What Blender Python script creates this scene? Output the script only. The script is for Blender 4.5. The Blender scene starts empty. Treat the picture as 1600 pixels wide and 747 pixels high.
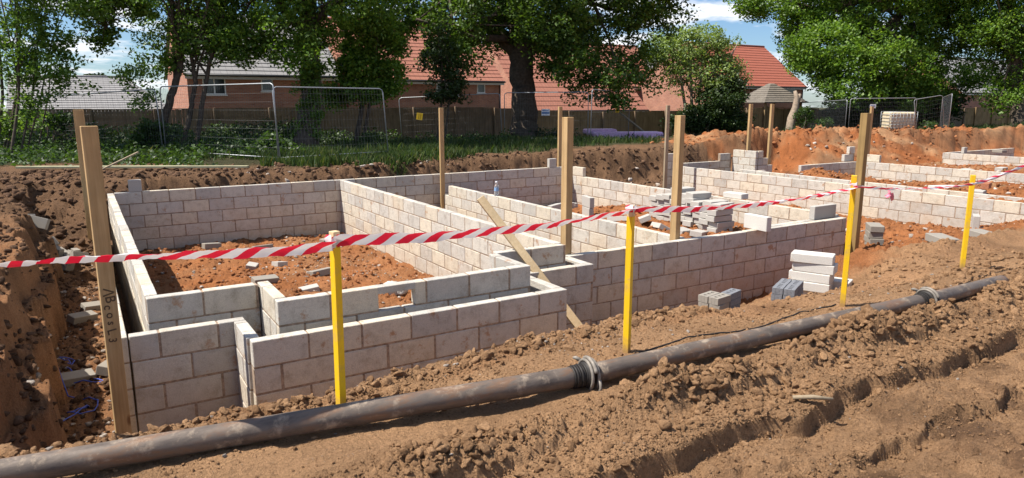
import bpy, math, random
import numpy as np
from mathutils import Vector, Matrix
rng = np.random.default_rng(7)
random.seed(7)
scene = bpy.context.scene
C = scene.collection

# ------------------------------------------------------------------ camera, sky, sun, exposure
CAM_H = 1.65
RT = np.array([0.853998, -0.520276, -0.000355])
UP = np.array([0.100071, 0.163590, 0.981440])
FW = np.array([0.510562, 0.838183, -0.191770])
FPX = 1104.4
cd = bpy.data.cameras.new('camera'); cam = bpy.data.objects.new('camera', cd); C.objects.link(cam)
cd.sensor_width = 36; cd.lens = 36 * FPX / 1600; cd.clip_end = 2000; cd.clip_start = 0.05
M = Matrix(((RT[0], UP[0], -FW[0], 0), (RT[1], UP[1], -FW[1], 0), (RT[2], UP[2], -FW[2], CAM_H), (0, 0, 0, 1)))
cam.matrix_world = M
scene.camera = cam
SUN = Vector((-0.67, 0.27, 1.125)).normalized()
w = bpy.data.worlds.new('World'); scene.world = w; w.use_nodes = True
nt = w.node_tree; nt.nodes.clear()
out = nt.nodes.new('ShaderNodeOutputWorld'); bg = nt.nodes.new('ShaderNodeBackground')
sky = nt.nodes.new('ShaderNodeTexSky'); sky.sky_type = 'NISHITA'; sky.sun_disc = False
sky.sun_elevation = math.asin(SUN.z); sky.sun_rotation = math.atan2(SUN.x, SUN.y)
sky.air_density = 1.0; sky.dust_density = 0.25; sky.ozone_density = 2.5
tc = nt.nodes.new('ShaderNodeTexCoord'); sep = nt.nodes.new('ShaderNodeSeparateXYZ')
nt.links.new(tc.outputs['Generated'], sep.inputs[0])
# clouds: direction projected on a flat cloud deck
addz = nt.nodes.new('ShaderNodeMath'); addz.operation = 'ADD'; addz.inputs[1].default_value = 0.16
nt.links.new(sep.outputs['Z'], addz.inputs[0])
dx = nt.nodes.new('ShaderNodeMath'); dx.operation = 'DIVIDE'; dy = nt.nodes.new('ShaderNodeMath'); dy.operation = 'DIVIDE'
nt.links.new(sep.outputs['X'], dx.inputs[0]); nt.links.new(addz.outputs[0], dx.inputs[1])
nt.links.new(sep.outputs['Y'], dy.inputs[0]); nt.links.new(addz.outputs[0], dy.inputs[1])
comb = nt.nodes.new('ShaderNodeCombineXYZ'); nt.links.new(dx.outputs[0], comb.inputs[0]); nt.links.new(dy.outputs[0], comb.inputs[1])
cn = nt.nodes.new('ShaderNodeTexNoise'); cn.inputs['Scale'].default_value = 2.1; cn.inputs['Detail'].default_value = 9; cn.inputs['Roughness'].default_value = 0.58
nt.links.new(comb.outputs[0], cn.inputs['Vector'])
cr = nt.nodes.new('ShaderNodeValToRGB'); cr.color_ramp.elements[0].position = 0.49; cr.color_ramp.elements[1].position = 0.62
nt.links.new(cn.outputs['Fac'], cr.inputs[0])
mx = nt.nodes.new('ShaderNodeMixRGB'); mx.inputs[2].default_value = (9.2, 9.4, 9.8, 1)
nt.links.new(cr.outputs[0], mx.inputs[0]); tint = nt.nodes.new('ShaderNodeMixRGB'); tint.blend_type = 'MULTIPLY'; tint.inputs[0].default_value = 1; tint.inputs[2].default_value = (0.70, 0.86, 1.08, 1)
nt.links.new(sky.outputs[0], tint.inputs[1]); nt.links.new(tint.outputs[0], mx.inputs[1])
nt.links.new(mx.outputs[0], bg.inputs[0]); bg.inputs[1].default_value = 0.07
nt.links.new(bg.outputs[0], out.inputs[0])
sd = bpy.data.lights.new('sun', 'SUN'); sd.energy = 5.0; sd.angle = math.radians(0.5); sd.color = (1.0, 0.94, 0.85)
so = bpy.data.objects.new('sun', sd); C.objects.link(so); so.rotation_euler = SUN.to_track_quat('Z', 'Y').to_euler(); so.location = (-20, 10, 40)
scene.view_settings.view_transform = 'Standard'; scene.view_settings.look = 'None'
scene.view_settings.gamma = 1; scene.view_settings.exposure = 0.8; scene.view_settings.use_curve_mapping = False
scene.render.engine = 'CYCLES'; scene.cycles.max_bounces = 5; scene.cycles.transparent_max_bounces = 8
try:
    scene.cycles.use_denoising = True
except Exception: pass

# ------------------------------------------------------------------ helpers
def cast(px, py, depth):
    """a real point at a chosen distance in front of the viewer"""
    d = FW + (px - 800) / FPX * RT - (py - 373.5) / FPX * UP
    return np.array([0, 0, CAM_H]) + d * depth
def uv2xy(u, v):
    return 0.51056 * v + 0.854 * u, 0.8540 * v - 0.52028 * u

def pcg(a):
    a = a.astype(np.uint32); a = a * np.uint32(747796405) + np.uint32(2891336453)
    a = ((a >> ((a >> np.uint32(28)) + np.uint32(4))) ^ a) * np.uint32(277803737)
    return (a >> np.uint32(22)) ^ a
def hash2(ix, iy, seed=0):
    with np.errstate(over='ignore'):
        h = pcg(ix.astype(np.int64).astype(np.uint32) + np.uint32(seed * 7919 + 13))
        h = pcg(h ^ (iy.astype(np.int64).astype(np.uint32) * np.uint32(2654435761)))
    return h
def perlin(x, y, seed=0):
    x0 = np.floor(x); y0 = np.floor(y); fx = x - x0; fy = y - y0
    u = fx * fx * fx * (fx * (fx * 6 - 15) + 10); v = fy * fy * fy * (fy * (fy * 6 - 15) + 10)
    def g(ix, iy, ax, ay):
        a = hash2(ix, iy, seed) * (2 * np.pi / 4294967296.0)
        return np.cos(a) * ax + np.sin(a) * ay
    n00 = g(x0, y0, fx, fy); n10 = g(x0 + 1, y0, fx - 1, fy); n01 = g(x0, y0 + 1, fx, fy - 1); n11 = g(x0 + 1, y0 + 1, fx - 1, fy - 1)
    return 1.5 * ((n00 * (1 - u) + n10 * u) * (1 - v) + (n01 * (1 - u) + n11 * u) * v)
def fbm(x, y, freq, octv=4, gain=0.5, seed=0):
    s = 0; a = 1.0; f = freq
    for i in range(octv):
        s = s + a * perlin(x * f, y * f, seed + i); a *= gain; f *= 2.03
    return s
def cobble(x, y, cell, seed=0, fill=0.8, rmin=0.35, rmax=0.75):
    """rounded lumps: one per cell, height in units of the cell"""
    x = x / cell; y = y / cell; ix = np.floor(x); iy = np.floor(y); h = np.zeros_like(x)
    for dx_ in (-1, 0, 1):
        for dy_ in (-1, 0, 1):
            a = hash2(ix + dx_, iy + dy_, seed); b = pcg(a)
            with np.errstate(over='ignore'): c2 = pcg(b + np.uint32(17))
            px = ix + dx_ + (a & np.uint32(1023)) / 1023.0; py = iy + dy_ + ((a >> np.uint32(10)) & np.uint32(1023)) / 1023.0
            r = rmin + (rmax - rmin) * (b & np.uint32(1023)) / 1023.0
            on = ((c2 & np.uint32(1023)) / 1023.0) < fill
            d2 = ((x - px) ** 2 + (y - py) ** 2) / (r * r)
            h = np.maximum(h, np.where(on, r * np.sqrt(np.clip(1 - d2, 0, 1)), 0))
    return h * cell
def ss(a, b, t):
    t = np.clip((t - a) / (b - a), 0, 1); return t * t * (3 - 2 * t)

def mesh_np(name, verts, faces, smooth=False):
    """verts (n,3); faces list of (m,k) int arrays"""
    me = bpy.data.meshes.new(name)
    verts = np.asarray(verts, np.float32)
    if not isinstance(faces, list): faces = [faces]
    faces = [np.asarray(f, np.int32) for f in faces if len(f)]
    me.vertices.add(len(verts)); me.vertices.foreach_set('co', verts.ravel())
    nl = sum(f.size for f in faces); npoly = sum(len(f) for f in faces)
    me.loops.add(nl); me.loops.foreach_set('vertex_index', np.concatenate([f.ravel() for f in faces]))
    tot = np.concatenate([np.full(len(f), f.shape[1], np.int32) for f in faces])
    st = np.concatenate([[0], np.cumsum(tot)[:-1]]).astype(np.int32)
    me.polygons.add(npoly); me.polygons.foreach_set('loop_start', st); me.polygons.foreach_set('loop_total', tot)
    me.update(calc_edges=True)
    if smooth: me.polygons.foreach_set('use_smooth', np.ones(npoly, bool))
    return me

class MB:
    """collects shapes into one mesh; material slot index per face"""
    def __init__(s): s.v = []; s.f = []; s.m = []; s.sm = []; s.n = 0
    def add(s, v, f, mi=0, smooth=False):
        v = np.asarray(v, float).reshape(-1, 3); s.v.append(v)
        for q in f: s.f.append([int(i) + s.n for i in q]); s.m.append(mi); s.sm.append(smooth)
        s.n += len(v); return s
    def box(s, lo, hi, mi=0, ch=0.0, mat=None):
        lo = np.array(lo, float); hi = np.array(hi, float)
        if ch <= 0:
            v = [[(lo, hi)[i][0], (lo, hi)[j][1], (lo, hi)[k][2]] for i in (0, 1) for j in (0, 1) for k in (0, 1)]
            f = [(0, 1, 3, 2), (4, 6, 7, 5), (0, 4, 5, 1), (2, 3, 7, 6), (0, 2, 6, 4), (1, 5, 7, 3)]
        else:
            v, f = CHV(lo, hi, ch), CHF
        v = np.array(v, float)
        if mat is not None: v = v @ np.array(mat)[:3, :3].T + np.array(mat)[:3, 3]
        return s.add(v, f, mi)
    def tube(s, pts, rad, n=8, mi=0, caps=True, smooth=True):
        pts = np.asarray(pts, float); rad = np.broadcast_to(np.asarray(rad, float), (len(pts),))
        t = np.gradient(pts, axis=0); t /= np.linalg.norm(t, axis=1)[:, None] + 1e-9
        ref = np.array([0, 0, 1.0]) if abs(t[0][2]) < 0.9 else np.array([1.0, 0, 0])
        V = []
        a0 = np.cross(t[0], ref); a0 /= np.linalg.norm(a0)
        for i in range(len(pts)):
            a0 = a0 - t[i] * (a0 @ t[i]); a0 /= np.linalg.norm(a0) + 1e-9; b = np.cross(t[i], a0)
            th = np.arange(n) * 2 * np.pi / n
            V.append(pts[i] + rad[i] * (np.cos(th)[:, None] * a0 + np.sin(th)[:, None] * b))
        F = []
        for i in range(len(pts) - 1):
            for j in range(n):
                F.append((i * n + j, i * n + (j + 1) % n, (i + 1) * n + (j + 1) % n, (i + 1) * n + j))
        s.add(np.concatenate(V), F, mi, smooth)
        if caps:
            k = s.n - len(pts) * n
            s.f.append([k + j for j in range(n)][::-1]); s.m.append(mi); s.sm.append(False)
            k2 = s.n - n
            s.f.append([k2 + j for j in range(n)]); s.m.append(mi); s.sm.append(False)
        return s
    def mesh(s, name):
        me = bpy.data.meshes.new(name); me.from_pydata(np.concatenate(s.v).tolist(), [], s.f)
        me.polygons.foreach_set('material_index', np.array(s.m, np.int32)); me.polygons.foreach_set('use_smooth', np.array(s.sm, bool)); me.update()
        return me
def CHV(lo, hi, c):
    v = []
    for i in (0, 1):
        for j in (0, 1):
            for k in (0, 1):
                p = [(lo, hi)[i][0], (lo, hi)[j][1], (lo, hi)[k][2]]
                sg = [1 - 2 * i, 1 - 2 * j, 1 - 2 * k]
                for a in range(3):   # vertex lying on face 'a'
                    q = [p[b] + (0 if b == a else sg[b] * c) for b in range(3)]
                    v.append(q)
    return v
def _chf():
    idx = lambda i, j, k, a: ((i * 2 + j) * 2 + k) * 3 + a
    F = []
    for a in range(3):
        for sgn in (0, 1):
            o = [b for b in range(3) if b != a]; cyc = [(0, 0), (1, 0), (1, 1), (0, 1)]; q = []
            for c0, c1 in cyc:
                t = [0, 0, 0]; t[a] = sgn; t[o[0]] = c0; t[o[1]] = c1; q.append(idx(*t, a))
            F.append(q)
    for e in range(3):               # edges along axis e
        o = [b for b in range(3) if b != e]
        for c0 in (0, 1):
            for c1 in (0, 1):
                t0 = [0, 0, 0]; t0[o[0]] = c0; t0[o[1]] = c1; t1 = list(t0); t1[e] = 1
                F.append([idx(*t0, o[0]), idx(*t1, o[0]), idx(*t1, o[1]), idx(*t0, o[1])])
    for i in (0, 1):
        for j in (0, 1):
            for k in (0, 1): F.append([idx(i, j, k, 0), idx(i, j, k, 1), idx(i, j, k, 2)])
    V = np.array(CHV(np.array([-1., -1, -1]), np.array([1., 1, 1]), .1)); R = []
    for q in F:
        n = np.cross(V[q[1]] - V[q[0]], V[q[2]] - V[q[0]]); cen = V[q].mean(0)
        R.append(q if n @ cen > 0 else q[::-1])
    return R
CHF = _chf()

def obj(name, me, mats, parent=None, loc=None):
    if isinstance(me, MB): me = me.mesh(name)
    if not isinstance(mats, (list, tuple)): mats = [mats]
    if not len(me.materials):
        for m in mats: me.materials.append(m)
    o = bpy.data.objects.new(name, me); C.objects.link(o)
    if parent is not None: o.parent = parent
    if loc is not None: o.location = loc
    return o
def tag(o, label, cat, group=None, kind=None):
    o['label'] = label; o['category'] = cat
    if group: o['group'] = group
    if kind: o['kind'] = kind
    return o
def empty(name, loc, label, cat, group=None, rz=0, kind=None):
    o = bpy.data.objects.new(name, None); C.objects.link(o); o.location = loc; o.rotation_euler = (0, 0, rz); o.empty_display_size = .1
    return tag(o, label, cat, group, kind)
def dup(root, loc, rot=None, label=None):
    c = root.copy(); C.objects.link(c); c.location = loc
    if rot is not None: c.rotation_euler = rot
    if label: c['label'] = label
    for ch in list(root.children):
        d = ch.copy(); C.objects.link(d); d.parent = c
        for g in list(ch.children):
            e = g.copy(); C.objects.link(e); e.parent = d
    return c

# ------------------------------------------------------------------ materials
class N:
    def __init__(s, name, rough=0.8, metal=0.0, spec=0.3):
        s.mat = bpy.data.materials.new(name); s.mat.use_nodes = True; s.t = s.mat.node_tree
        s.b = s.t.nodes['Principled BSDF']; s.b.inputs['Roughness'].default_value = rough; s.b.inputs['Metallic'].default_value = metal
        s.b.inputs['Specular IOR Level'].default_value = spec; s.tc = s.t.nodes.new('ShaderNodeTexCoord')
    def n(s, ty, **kw):
        x = s.t.nodes.new(ty)
        for k, v in kw.items(): setattr(x, k, v)
        return x
    def l(s, a, b): s.t.links.new(a, b)
    def noise(s, scale, detail=4, rough=0.55, vec=None, stretch=None):
        x = s.n('ShaderNodeTexNoise'); x.inputs['Scale'].default_value = scale; x.inputs['Detail'].default_value = detail; x.inputs['Roughness'].default_value = rough
        v = vec or s.tc.outputs['Object']
        if stretch:
            mp = s.n('ShaderNodeMapping'); mp.inputs['Scale'].default_value = stretch; s.l(v, mp.inputs[0]); v = mp.outputs[0]
        s.l(v, x.inputs['Vector']); return x.outputs['Fac']
    def ramp(s, fac, stops):
        x = s.n('ShaderNodeValToRGB'); r = x.color_ramp
        while len(r.elements) < len(stops): r.elements.new(0.5)
        for e, (p, c) in zip(r.elements, stops):
            e.position = p; e.color = (c[0], c[1], c[2], 1) if not isinstance(c, (int, float)) else (c, c, c, 1)
        s.l(fac, x.inputs[0]); return x.outputs[0]
    def mix(s, fac, a, b, mode='MIX'):
        x = s.n('ShaderNodeMixRGB', blend_type=mode)
        for i, q in enumerate((fac, a, b)):
            if isinstance(q, (int, float)): x.inputs[i].default_value = q if i == 0 else (q, q, q, 1)
            elif isinstance(q, tuple): x.inputs[i].default_value = (*q, 1)
            else: s.l(q, x.inputs[i])
        return x.outputs[0]
    def math(s, op, a, b=0.0):
        x = s.n('ShaderNodeMath', operation=op)
        for i, q in enumerate((a, b)):
            if isinstance(q, (int, float)): x.inputs[i].default_value = q
            else: s.l(q, x.inputs[i])
        return x.outputs[0]
    def island(s): return s.n('ShaderNodeNewGeometry').outputs['Random Per Island']
    def col(s, c):
        if isinstance(c, tuple): s.b.inputs['Base Color'].default_value = (*c, 1)
        else: s.l(c, s.b.inputs['Base Color'])
        return s
    def bump(s, h, strength=0.3, dist=0.01):
        x = s.n('ShaderNodeBump'); x.inputs['Strength'].default_value = strength; x.inputs['Distance'].default_value = dist
        s.l(h, x.inputs['Height']); s.l(x.outputs[0], s.b.inputs['Normal']); return s

def m_block(name='concrete_block', base=(0.565, 0.54, 0.485), rust=1.0):
    m = N(name, 0.92, spec=0.15)
    isl = m.island()
    tone = m.ramp(isl, [(0, (0.74, 0.73, 0.73)), (0.3, (0.90, 0.885, 0.88)), (0.6, (1.0, 0.98, 0.95)), (0.85, (1.0, 0.93, 0.83)), (1, (1.08, 1.01, 0.90))])
    c = m.mix(1.0, base, tone, 'MULTIPLY')
    c = m.mix(1.0, c, m.ramp(m.noise(150, 4, 0.8), [(0.28, 0.62), (0.5, 1.0), (0.72, 1.14)]), 'MULTIPLY')
    c = m.mix(1.0, c, m.ramp(m.noise(8, 6, 0.7), [(0.28, (0.70, 0.67, 0.64)), (0.5, (1, 1, 1)), (0.75, (1.08, 1.07, 1.05))]), 'MULTIPLY')
    c = m.mix(m.ramp(m.noise(3.7, 6, 0.7), [(0.57, 0), (0.66, 0.45)]), c, (0.56, 0.50, 0.44))
    c = m.mix(m.ramp(m.noise(5.5, 7, 0.68), [(0.595, 0), (0.68, 0.8 * rust)]), c, (0.36, 0.19, 0.09))
    c = m.mix(m.ramp(m.noise(1.1, 3, 0.5), [(0.60, 0), (0.72, 0.35)]), c, (0.46, 0.31, 0.19))
    sz = m.n('ShaderNodeSeparateXYZ'); m.l(m.tc.outputs['Object'], sz.inputs[0])
    zz = m.math('ADD', sz.outputs[2], m.math('MULTIPLY', m.noise(4, 6, .7), 1.0))
    c = m.mix(m.ramp(m.math('ADD', zz, 1.0), [(0.35, 0.50), (1.0, 0)]), c, (0.44, 0.33, 0.225))
    m.col(c)
    m.bump(m.math('ADD', m.noise(190, 3, 0.7), m.math('MULTIPLY', m.noise(32, 5, .75), 1.5)), 0.9, 0.006)
    return m.mat
def m_plainblock(name, base):
    m = N(name, 0.9, spec=0.15)
    c = m.mix(1.0, base, m.ramp(m.noise(60, 4, 0.7), [(0.25, 0.86), (0.75, 1.08)]), 'MULTIPLY')
    c = m.mix(m.ramp(m.noise(7, 4, 0.6), [(0.6, 0), (0.72, 0.4)]), c, (0.38, 0.24, 0.14))
    m.col(c).bump(m.noise(140, 3, 0.7), 0.4, 0.003); return m.mat
def m_simple(name, c, rough=0.7, metal=0, spec=0.3, var=0.15, scale=20, bump=0.0):
    m = N(name, rough, metal, spec)
    k = m.ramp(m.noise(scale, 4), [(0.3, 1 - var), (0.7, 1 + var)])
    m.col(m.mix(1.0, c, k, 'MULTIPLY'))
    if bump: m.bump(m.noise(scale * 2, 4), bump, 0.01)
    return m.mat
def m_wood(name, a, b, stretch=(30, 30, 1.5), knots=True, rough=0.75):
    m = N(name, rough, spec=0.2)
    g = m.noise(1.0, 6, 0.65, stretch=stretch)
    c = m.ramp(g, [(0.25, a), (0.5, tuple((x + y) / 2 for x, y in zip(a, b))), (0.75, b)])
    if knots:
        v = m.n('ShaderNodeTexVoronoi'); v.inputs['Scale'].default_value = 1.0
        mp = m.n('ShaderNodeMapping'); mp.inputs['Scale'].default_value = (6, 6, 2.2); m.l(m.tc.outputs['Object'], mp.inputs[0]); m.l(mp.outputs[0], v.inputs['Vector'])
        c = m.mix(m.ramp(v.outputs['Distance'], [(0.06, 0.8), (0.13, 0)]), c, (0.16, 0.07, 0.03))
    c = m.mix(1.0, c, m.ramp(m.noise(2.2, 3), [(0.3, 0.8), (0.7, 1.1)]), 'MULTIPLY')
    m.col(c).bump(g, 0.25, 0.003); return m.mat

M_BLOCK = m_block()
M_MORTAR = m_simple('mortar', (0.29, 0.215, 0.155), 0.95, var=0.4, scale=30, bump=0.3)
M_GREY = m_plainblock('grey_block', (0.41, 0.388, 0.352))
M_WHITE = m_plainblock('pale_block', (0.56, 0.535, 0.49))
M_DARKBRICK = m_simple('blue_brick', (0.17, 0.175, 0.19), 0.8, var=0.2, scale=60, bump=0.3)
M_REDBRICK = m_simple('red_brick', (0.33, 0.13, 0.07), 0.9, var=0.2, scale=60, bump=0.3)
M_RUBBLE = m_plainblock('rubble_block', (0.27, 0.245, 0.21))
M_TIMBER = m_wood('new_timber', (0.32, 0.195, 0.085), (0.54, 0.375, 0.19))
M_OLDTIMBER = m_wood('weathered_timber', (0.22, 0.17, 0.11), (0.40, 0.32, 0.22), knots=False)
M_BOARD = m_wood('treated_board', (0.26, 0.25, 0.15), (0.42, 0.40, 0.26), stretch=(1.5, 30, 30), knots=False)
M_FENCE = m_wood('fence_board', (0.17, 0.118, 0.075), (0.32, 0.225, 0.15), stretch=(12, 12, 0.8), knots=False, rough=0.9)
M_FENCE2 = m_wood('pale_fence_board', (0.20, 0.125, 0.06), (0.36, 0.25, 0.13), stretch=(12, 12, 0.8), knots=False, rough=0.9)
M_GALV = m_simple('galvanised_steel', (0.34, 0.355, 0.37), 0.5, 0.5, 0.4, var=0.15)
M_WIRE = m_simple('fence_wire', (0.15, 0.155, 0.16), 0.5, 0.5, 0.4)
M_UPVC = m_simple('white_frame', (0.78, 0.78, 0.76), 0.4, var=0.03)
m = N('window_glass', 0.08, spec=0.6); m.col((0.02, 0.025, 0.03)); M_GLASS = m.mat
M_GUTTER = m_simple('dark_gutter', (0.03, 0.03, 0.03), 0.5)
M_FASCIA = m_simple('white_fascia', (0.62, 0.60, 0.56), 0.6, var=0.05)
M_RED = m_simple('red_plastic', (0.74, 0.015, 0.045), 0.4, var=0.05); M_WHITETAPE = m_simple('white_plastic', (0.74, 0.74, 0.76), 0.4, var=0.05)
m = N('yellow_paint', 0.5, spec=0.3)
c = m.mix(m.ramp(m.noise(14, 4, 0.7), [(0.62, 0), (0.72, 0.6)]), (0.80, 0.50, 0.012), (0.50, 0.30, 0.06))
c = m.mix(m.ramp(m.noise(1.0, 5, .6, stretch=(60, 60, 3)), [(0.35, .0), (.75, .35)]), c, (0.62, 0.36, 0.02)); sz = m.n('ShaderNodeSeparateXYZ'); m.l(m.tc.outputs['Object'], sz.inputs[0])
mud_ = m.math('ADD', sz.outputs[2], m.math('MULTIPLY', m.noise(18, 4), .16)); c = m.mix(m.ramp(mud_, [(0.14, .85), (0.26, 0)]), c, (0.30, 0.18, 0.10))
c = m.mix(m.ramp(m.noise(7, 5, .7), [(.52, 0), (.62, .55)]), c, (.50, .33, .10)); m.col(c).bump(m.noise(1, 5, .65, stretch=(90, 90, 4)), 0.7, 0.003)
M_YELLOW = m.mat
M_RAW = m_wood('raw_stake_wood', (0.55, 0.40, 0.22), (0.72, 0.56, 0.34), knots=False)
m = N('steel_pipe', 0.5, 0.25, 0.4)
p1 = m.noise(1, 6, 0.7, stretch=(3, 14, 14)); p2 = m.noise(9, 5, 0.7)
c = m.ramp(p1, [(0.3, (0.075, 0.060, 0.052)), (0.5, (0.150, 0.120, 0.098)), (0.62, (0.19, 0.112, 0.070)), (0.78, (0.36, 0.29, 0.22))])
c = m.mix(m.ramp(p2, [(0.54, 0), (0.68, 0.75)]), c, (0.40, 0.32, 0.24))
m.col(c).bump(m.noise(25, 5, .7), 0.35, 0.004)
m.l(m.ramp(p2, [(0.4, 0.45), (0.7, 0.9)]), m.b.inputs['Roughness']); M_PIPE = m.mat
M_RUBBER = m_simple('rubber_hose', (0.025, 0.022, 0.02), 0.6, var=0.3, scale=40)
M_CLAMP = m_simple('muddy_galvanised', (0.22, 0.195, 0.165), 0.65, 0.2, var=0.3, scale=30)
m = N('clear_plastic', 0.08, spec=0.5); m.b.inputs['Transmission Weight'].default_value = 0.85; m.b.inputs['IOR'].default_value = 1.25; m.col((0.86, 0.92, 0.96)); M_CLEAR = m.mat
M_LABELBLUE = m_simple('blue_label', (0.25, 0.40, 0.62), 0.5)
M_TANK = m_simple('tank_plastic', (0.62, 0.52, 0.36), 0.5, var=0.12, scale=4)
M_LILAC = m_simple('lilac_wrap', (0.72, 0.46, 0.70), 0.35, var=0.12, scale=6)
M_SIGNY = m_simple('yellow_sign_face', (0.78, 0.52, 0.03), 0.4, var=0.05); M_SIGNW = m_simple('white_sign_face', (0.75, 0.76, 0.76), 0.4, var=0.05)
M_SIGNB = m_simple('blue_sign_ink', (0.04, 0.13, 0.34), 0.5); M_INK = m_simple('marker_ink', (0.10, 0.062, 0.035), 0.8); M_PINK = m_simple('faded_pink_tape', (0.70, 0.22, 0.30), 0.5)
M_ROPE = m_simple('blue_twine', (0.06, 0.10, 0.42), 0.6)
M_HUT = m_wood('hut_shingle', (0.11, 0.098, 0.085), (0.23, 0.20, 0.165), stretch=(14, 14, 1), knots=False, rough=.95)

def m_soil():
    m = N('soil', 0.95, spec=0.12)
    vc = m.n('ShaderNodeVertexColor'); vc.layer_name = 'soil'
    c = vc.outputs[0]
    c = m.mix(1.0, c, m.ramp(m.noise(1.7, 6, 0.62), [(0.28, 0.62), (0.5, 1.0), (0.72, 1.28)]), 'MULTIPLY')
    c = m.mix(1.0, c, m.ramp(m.noise(55, 7, 0.78), [(0.30, 0.52), (0.5, 1.0), (0.70, 1.32)]), 'MULTIPLY')  # grain speckle, with small shadows between crumbs put into the colour
    v = m.n('ShaderNodeTexVoronoi'); v.inputs['Scale'].default_value = 48; m.l(m.tc.outputs['Object'], v.inputs['Vector'])
    pe = m.math('MULTIPLY', m.ramp(v.outputs['Distance'], [(0.16, 1), (0.24, 0)]), m.ramp(m.noise(6, 4, .7), [(0.5, 0), (0.62, 1)]))
    sepc = m.n('ShaderNodeSeparateColor'); m.l(v.outputs['Color'], sepc.inputs[0])
    pe = m.math('MULTIPLY', pe, m.ramp(sepc.outputs[0], [(0.45, 0), (0.5, 1)]))
    c = m.mix(m.math('MULTIPLY', pe, .7), c, (0.40, 0.32, 0.24))
    m.col(c)
    h = m.math('ADD', m.math('MULTIPLY', m.noise(22, 8, 0.72), 1.6), m.noise(130, 4, 0.7))
    m.bump(h, 0.95, 0.04)
    return m.mat
M_SOIL = m_soil()
def m_clod(name, a, b):
    m = N(name, 0.96, spec=0.1)
    c = m.ramp(m.island(), [(0, a), (1, b)])
    c = m.mix(1.0, c, m.ramp(m.noise(60, 5, 0.7), [(0.3, 0.6), (0.7, 1.25)]), 'MULTIPLY'); m.col(c).bump(m.noise(70, 7, 0.8), 1.0, 0.03); return m.mat
M_CLOD = m_clod('brown_clod', (0.28, 0.160, 0.083), (0.47, 0.280, 0.150))
M_REDCLOD = m_clod('red_clod', (0.24, 0.095, 0.040), (0.42, 0.185, 0.082))
M_DARKCLOD = m_clod('loam_clod', (0.09, 0.052, 0.032), (0.20, 0.118, 0.072))
M_STONE = m_clod('pale_stone', (0.36, 0.30, 0.25), (0.62, 0.55, 0.48))

def m_leaf(name, a, b, trans=0.35, yellow=None):
    m = N(name, 0.5, spec=0.35)
    c = m.ramp(m.island(), [(0, a), (0.75, b), (1, yellow or b)])
    c = m.mix(1.0, c, m.ramp(m.noise(0.9, 3), [(0.3, 0.72), (0.7, 1.25)]), 'MULTIPLY')
    m.col(c)
    t = m.n('ShaderNodeBsdfTranslucent'); m.l(m.mix(1.0, c, (1.5, 1.5, 0.6), 'MULTIPLY'), t.inputs[0])
    x = m.n('ShaderNodeMixShader'); x.inputs[0].default_value = trans
    m.l(m.b.outputs[0], x.inputs[1]); m.l(t.outputs[0], x.inputs[2])
    m.l(x.outputs[0], m.t.nodes['Material Output'].inputs[0]); return m.mat
M_OAK = m_leaf('oak_leaf', (0.040, 0.082, 0.015), (0.095, 0.165, 0.028), 0.36)
M_OAKLIT = m_leaf('bright_oak_leaf', (0.055, 0.118, 0.017), (0.14, 0.245, 0.034), 0.40, (0.21, 0.31, 0.055))
M_LEAFY = m_leaf('hedge_leaf', (0.065, 0.130, 0.024), (0.155, 0.255, 0.05), 0.42)
M_WILLOW = m_leaf('sage_leaf', (0.11, 0.17, 0.05), (0.24, 0.32, 0.11), 0.36)
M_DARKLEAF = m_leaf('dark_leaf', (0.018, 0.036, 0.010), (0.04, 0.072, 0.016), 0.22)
M_NETTLE = m_leaf('weed_leaf', (0.020, 0.045, 0.011), (0.055, 0.105, 0.024), 0.36)  # weed colours lowered, tree shade put into the tone
M_GRASS = m_leaf('grass_blade', (0.024, 0.050, 0.012), (0.062, 0.105, 0.026), 0.3, (0.13, 0.13, 0.055))  # blade colours lowered to stand for shade under the trees
M_BARK = m_simple('bark', (0.075, 0.058, 0.043), 0.95, var=0.4, scale=9, bump=0.8)
M_PALEBARK = m_simple('pale_bark', (0.27, 0.21, 0.155), 0.95, var=0.3, scale=7, bump=0.6)

def m_brickwall(name, a, b):
    m = N(name, 0.92, spec=0.15)
    sp = m.n('ShaderNodeSeparateXYZ'); m.l(m.tc.outputs['Object'], sp.inputs[0]); cb = m.n('ShaderNodeCombineXYZ')
    m.l(m.math('ADD', sp.outputs[0], sp.outputs[1]), cb.inputs[0]); m.l(sp.outputs[2], cb.inputs[1])
    br = m.n('ShaderNodeTexBrick'); br.inputs['Scale'].default_value = 1.0; br.inputs['Brick Width'].default_value = 0.225; br.inputs['Row Height'].default_value = 0.075; br.inputs['Mortar Size'].default_value = 0.008
    br.inputs['Color1'].default_value = (*a, 1); br.inputs['Color2'].default_value = (*b, 1); br.inputs['Mortar'].default_value = (0.36, 0.30, 0.25, 1); m.l(cb.outputs[0], br.inputs['Vector'])
    c = m.mix(1.0, br.outputs['Color'], m.ramp(m.noise(1.2, 4), [(0.3, 0.85), (0.7, 1.1)]), 'MULTIPLY'); m.col(c); return m.mat
M_BRICK = m_brickwall('house_brick', (0.46, 0.195, 0.12), (0.36, 0.14, 0.09))
def m_roof(name, a, b):
    m = N(name, 0.85, spec=0.2)
    sp = m.n('ShaderNodeSeparateXYZ'); m.l(m.tc.outputs['Object'], sp.inputs[0])
    fr = m.math('FRACT', m.math('MULTIPLY', sp.outputs[0], 3.2)); edge = m.ramp(fr, [(0, 0.62), (0.07, 1), (0.93, 1), (1, 0.62)])
    c = m.mix(m.noise(3, 5, 0.7), a, b); c = m.mix(1.0, c, edge, 'MULTIPLY'); c = m.mix(1.0, c, m.ramp(m.noise(25, 3), [(0.3, 0.85), (0.7, 1.12)]), 'MULTIPLY'); m.col(c); return m.mat
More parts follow.
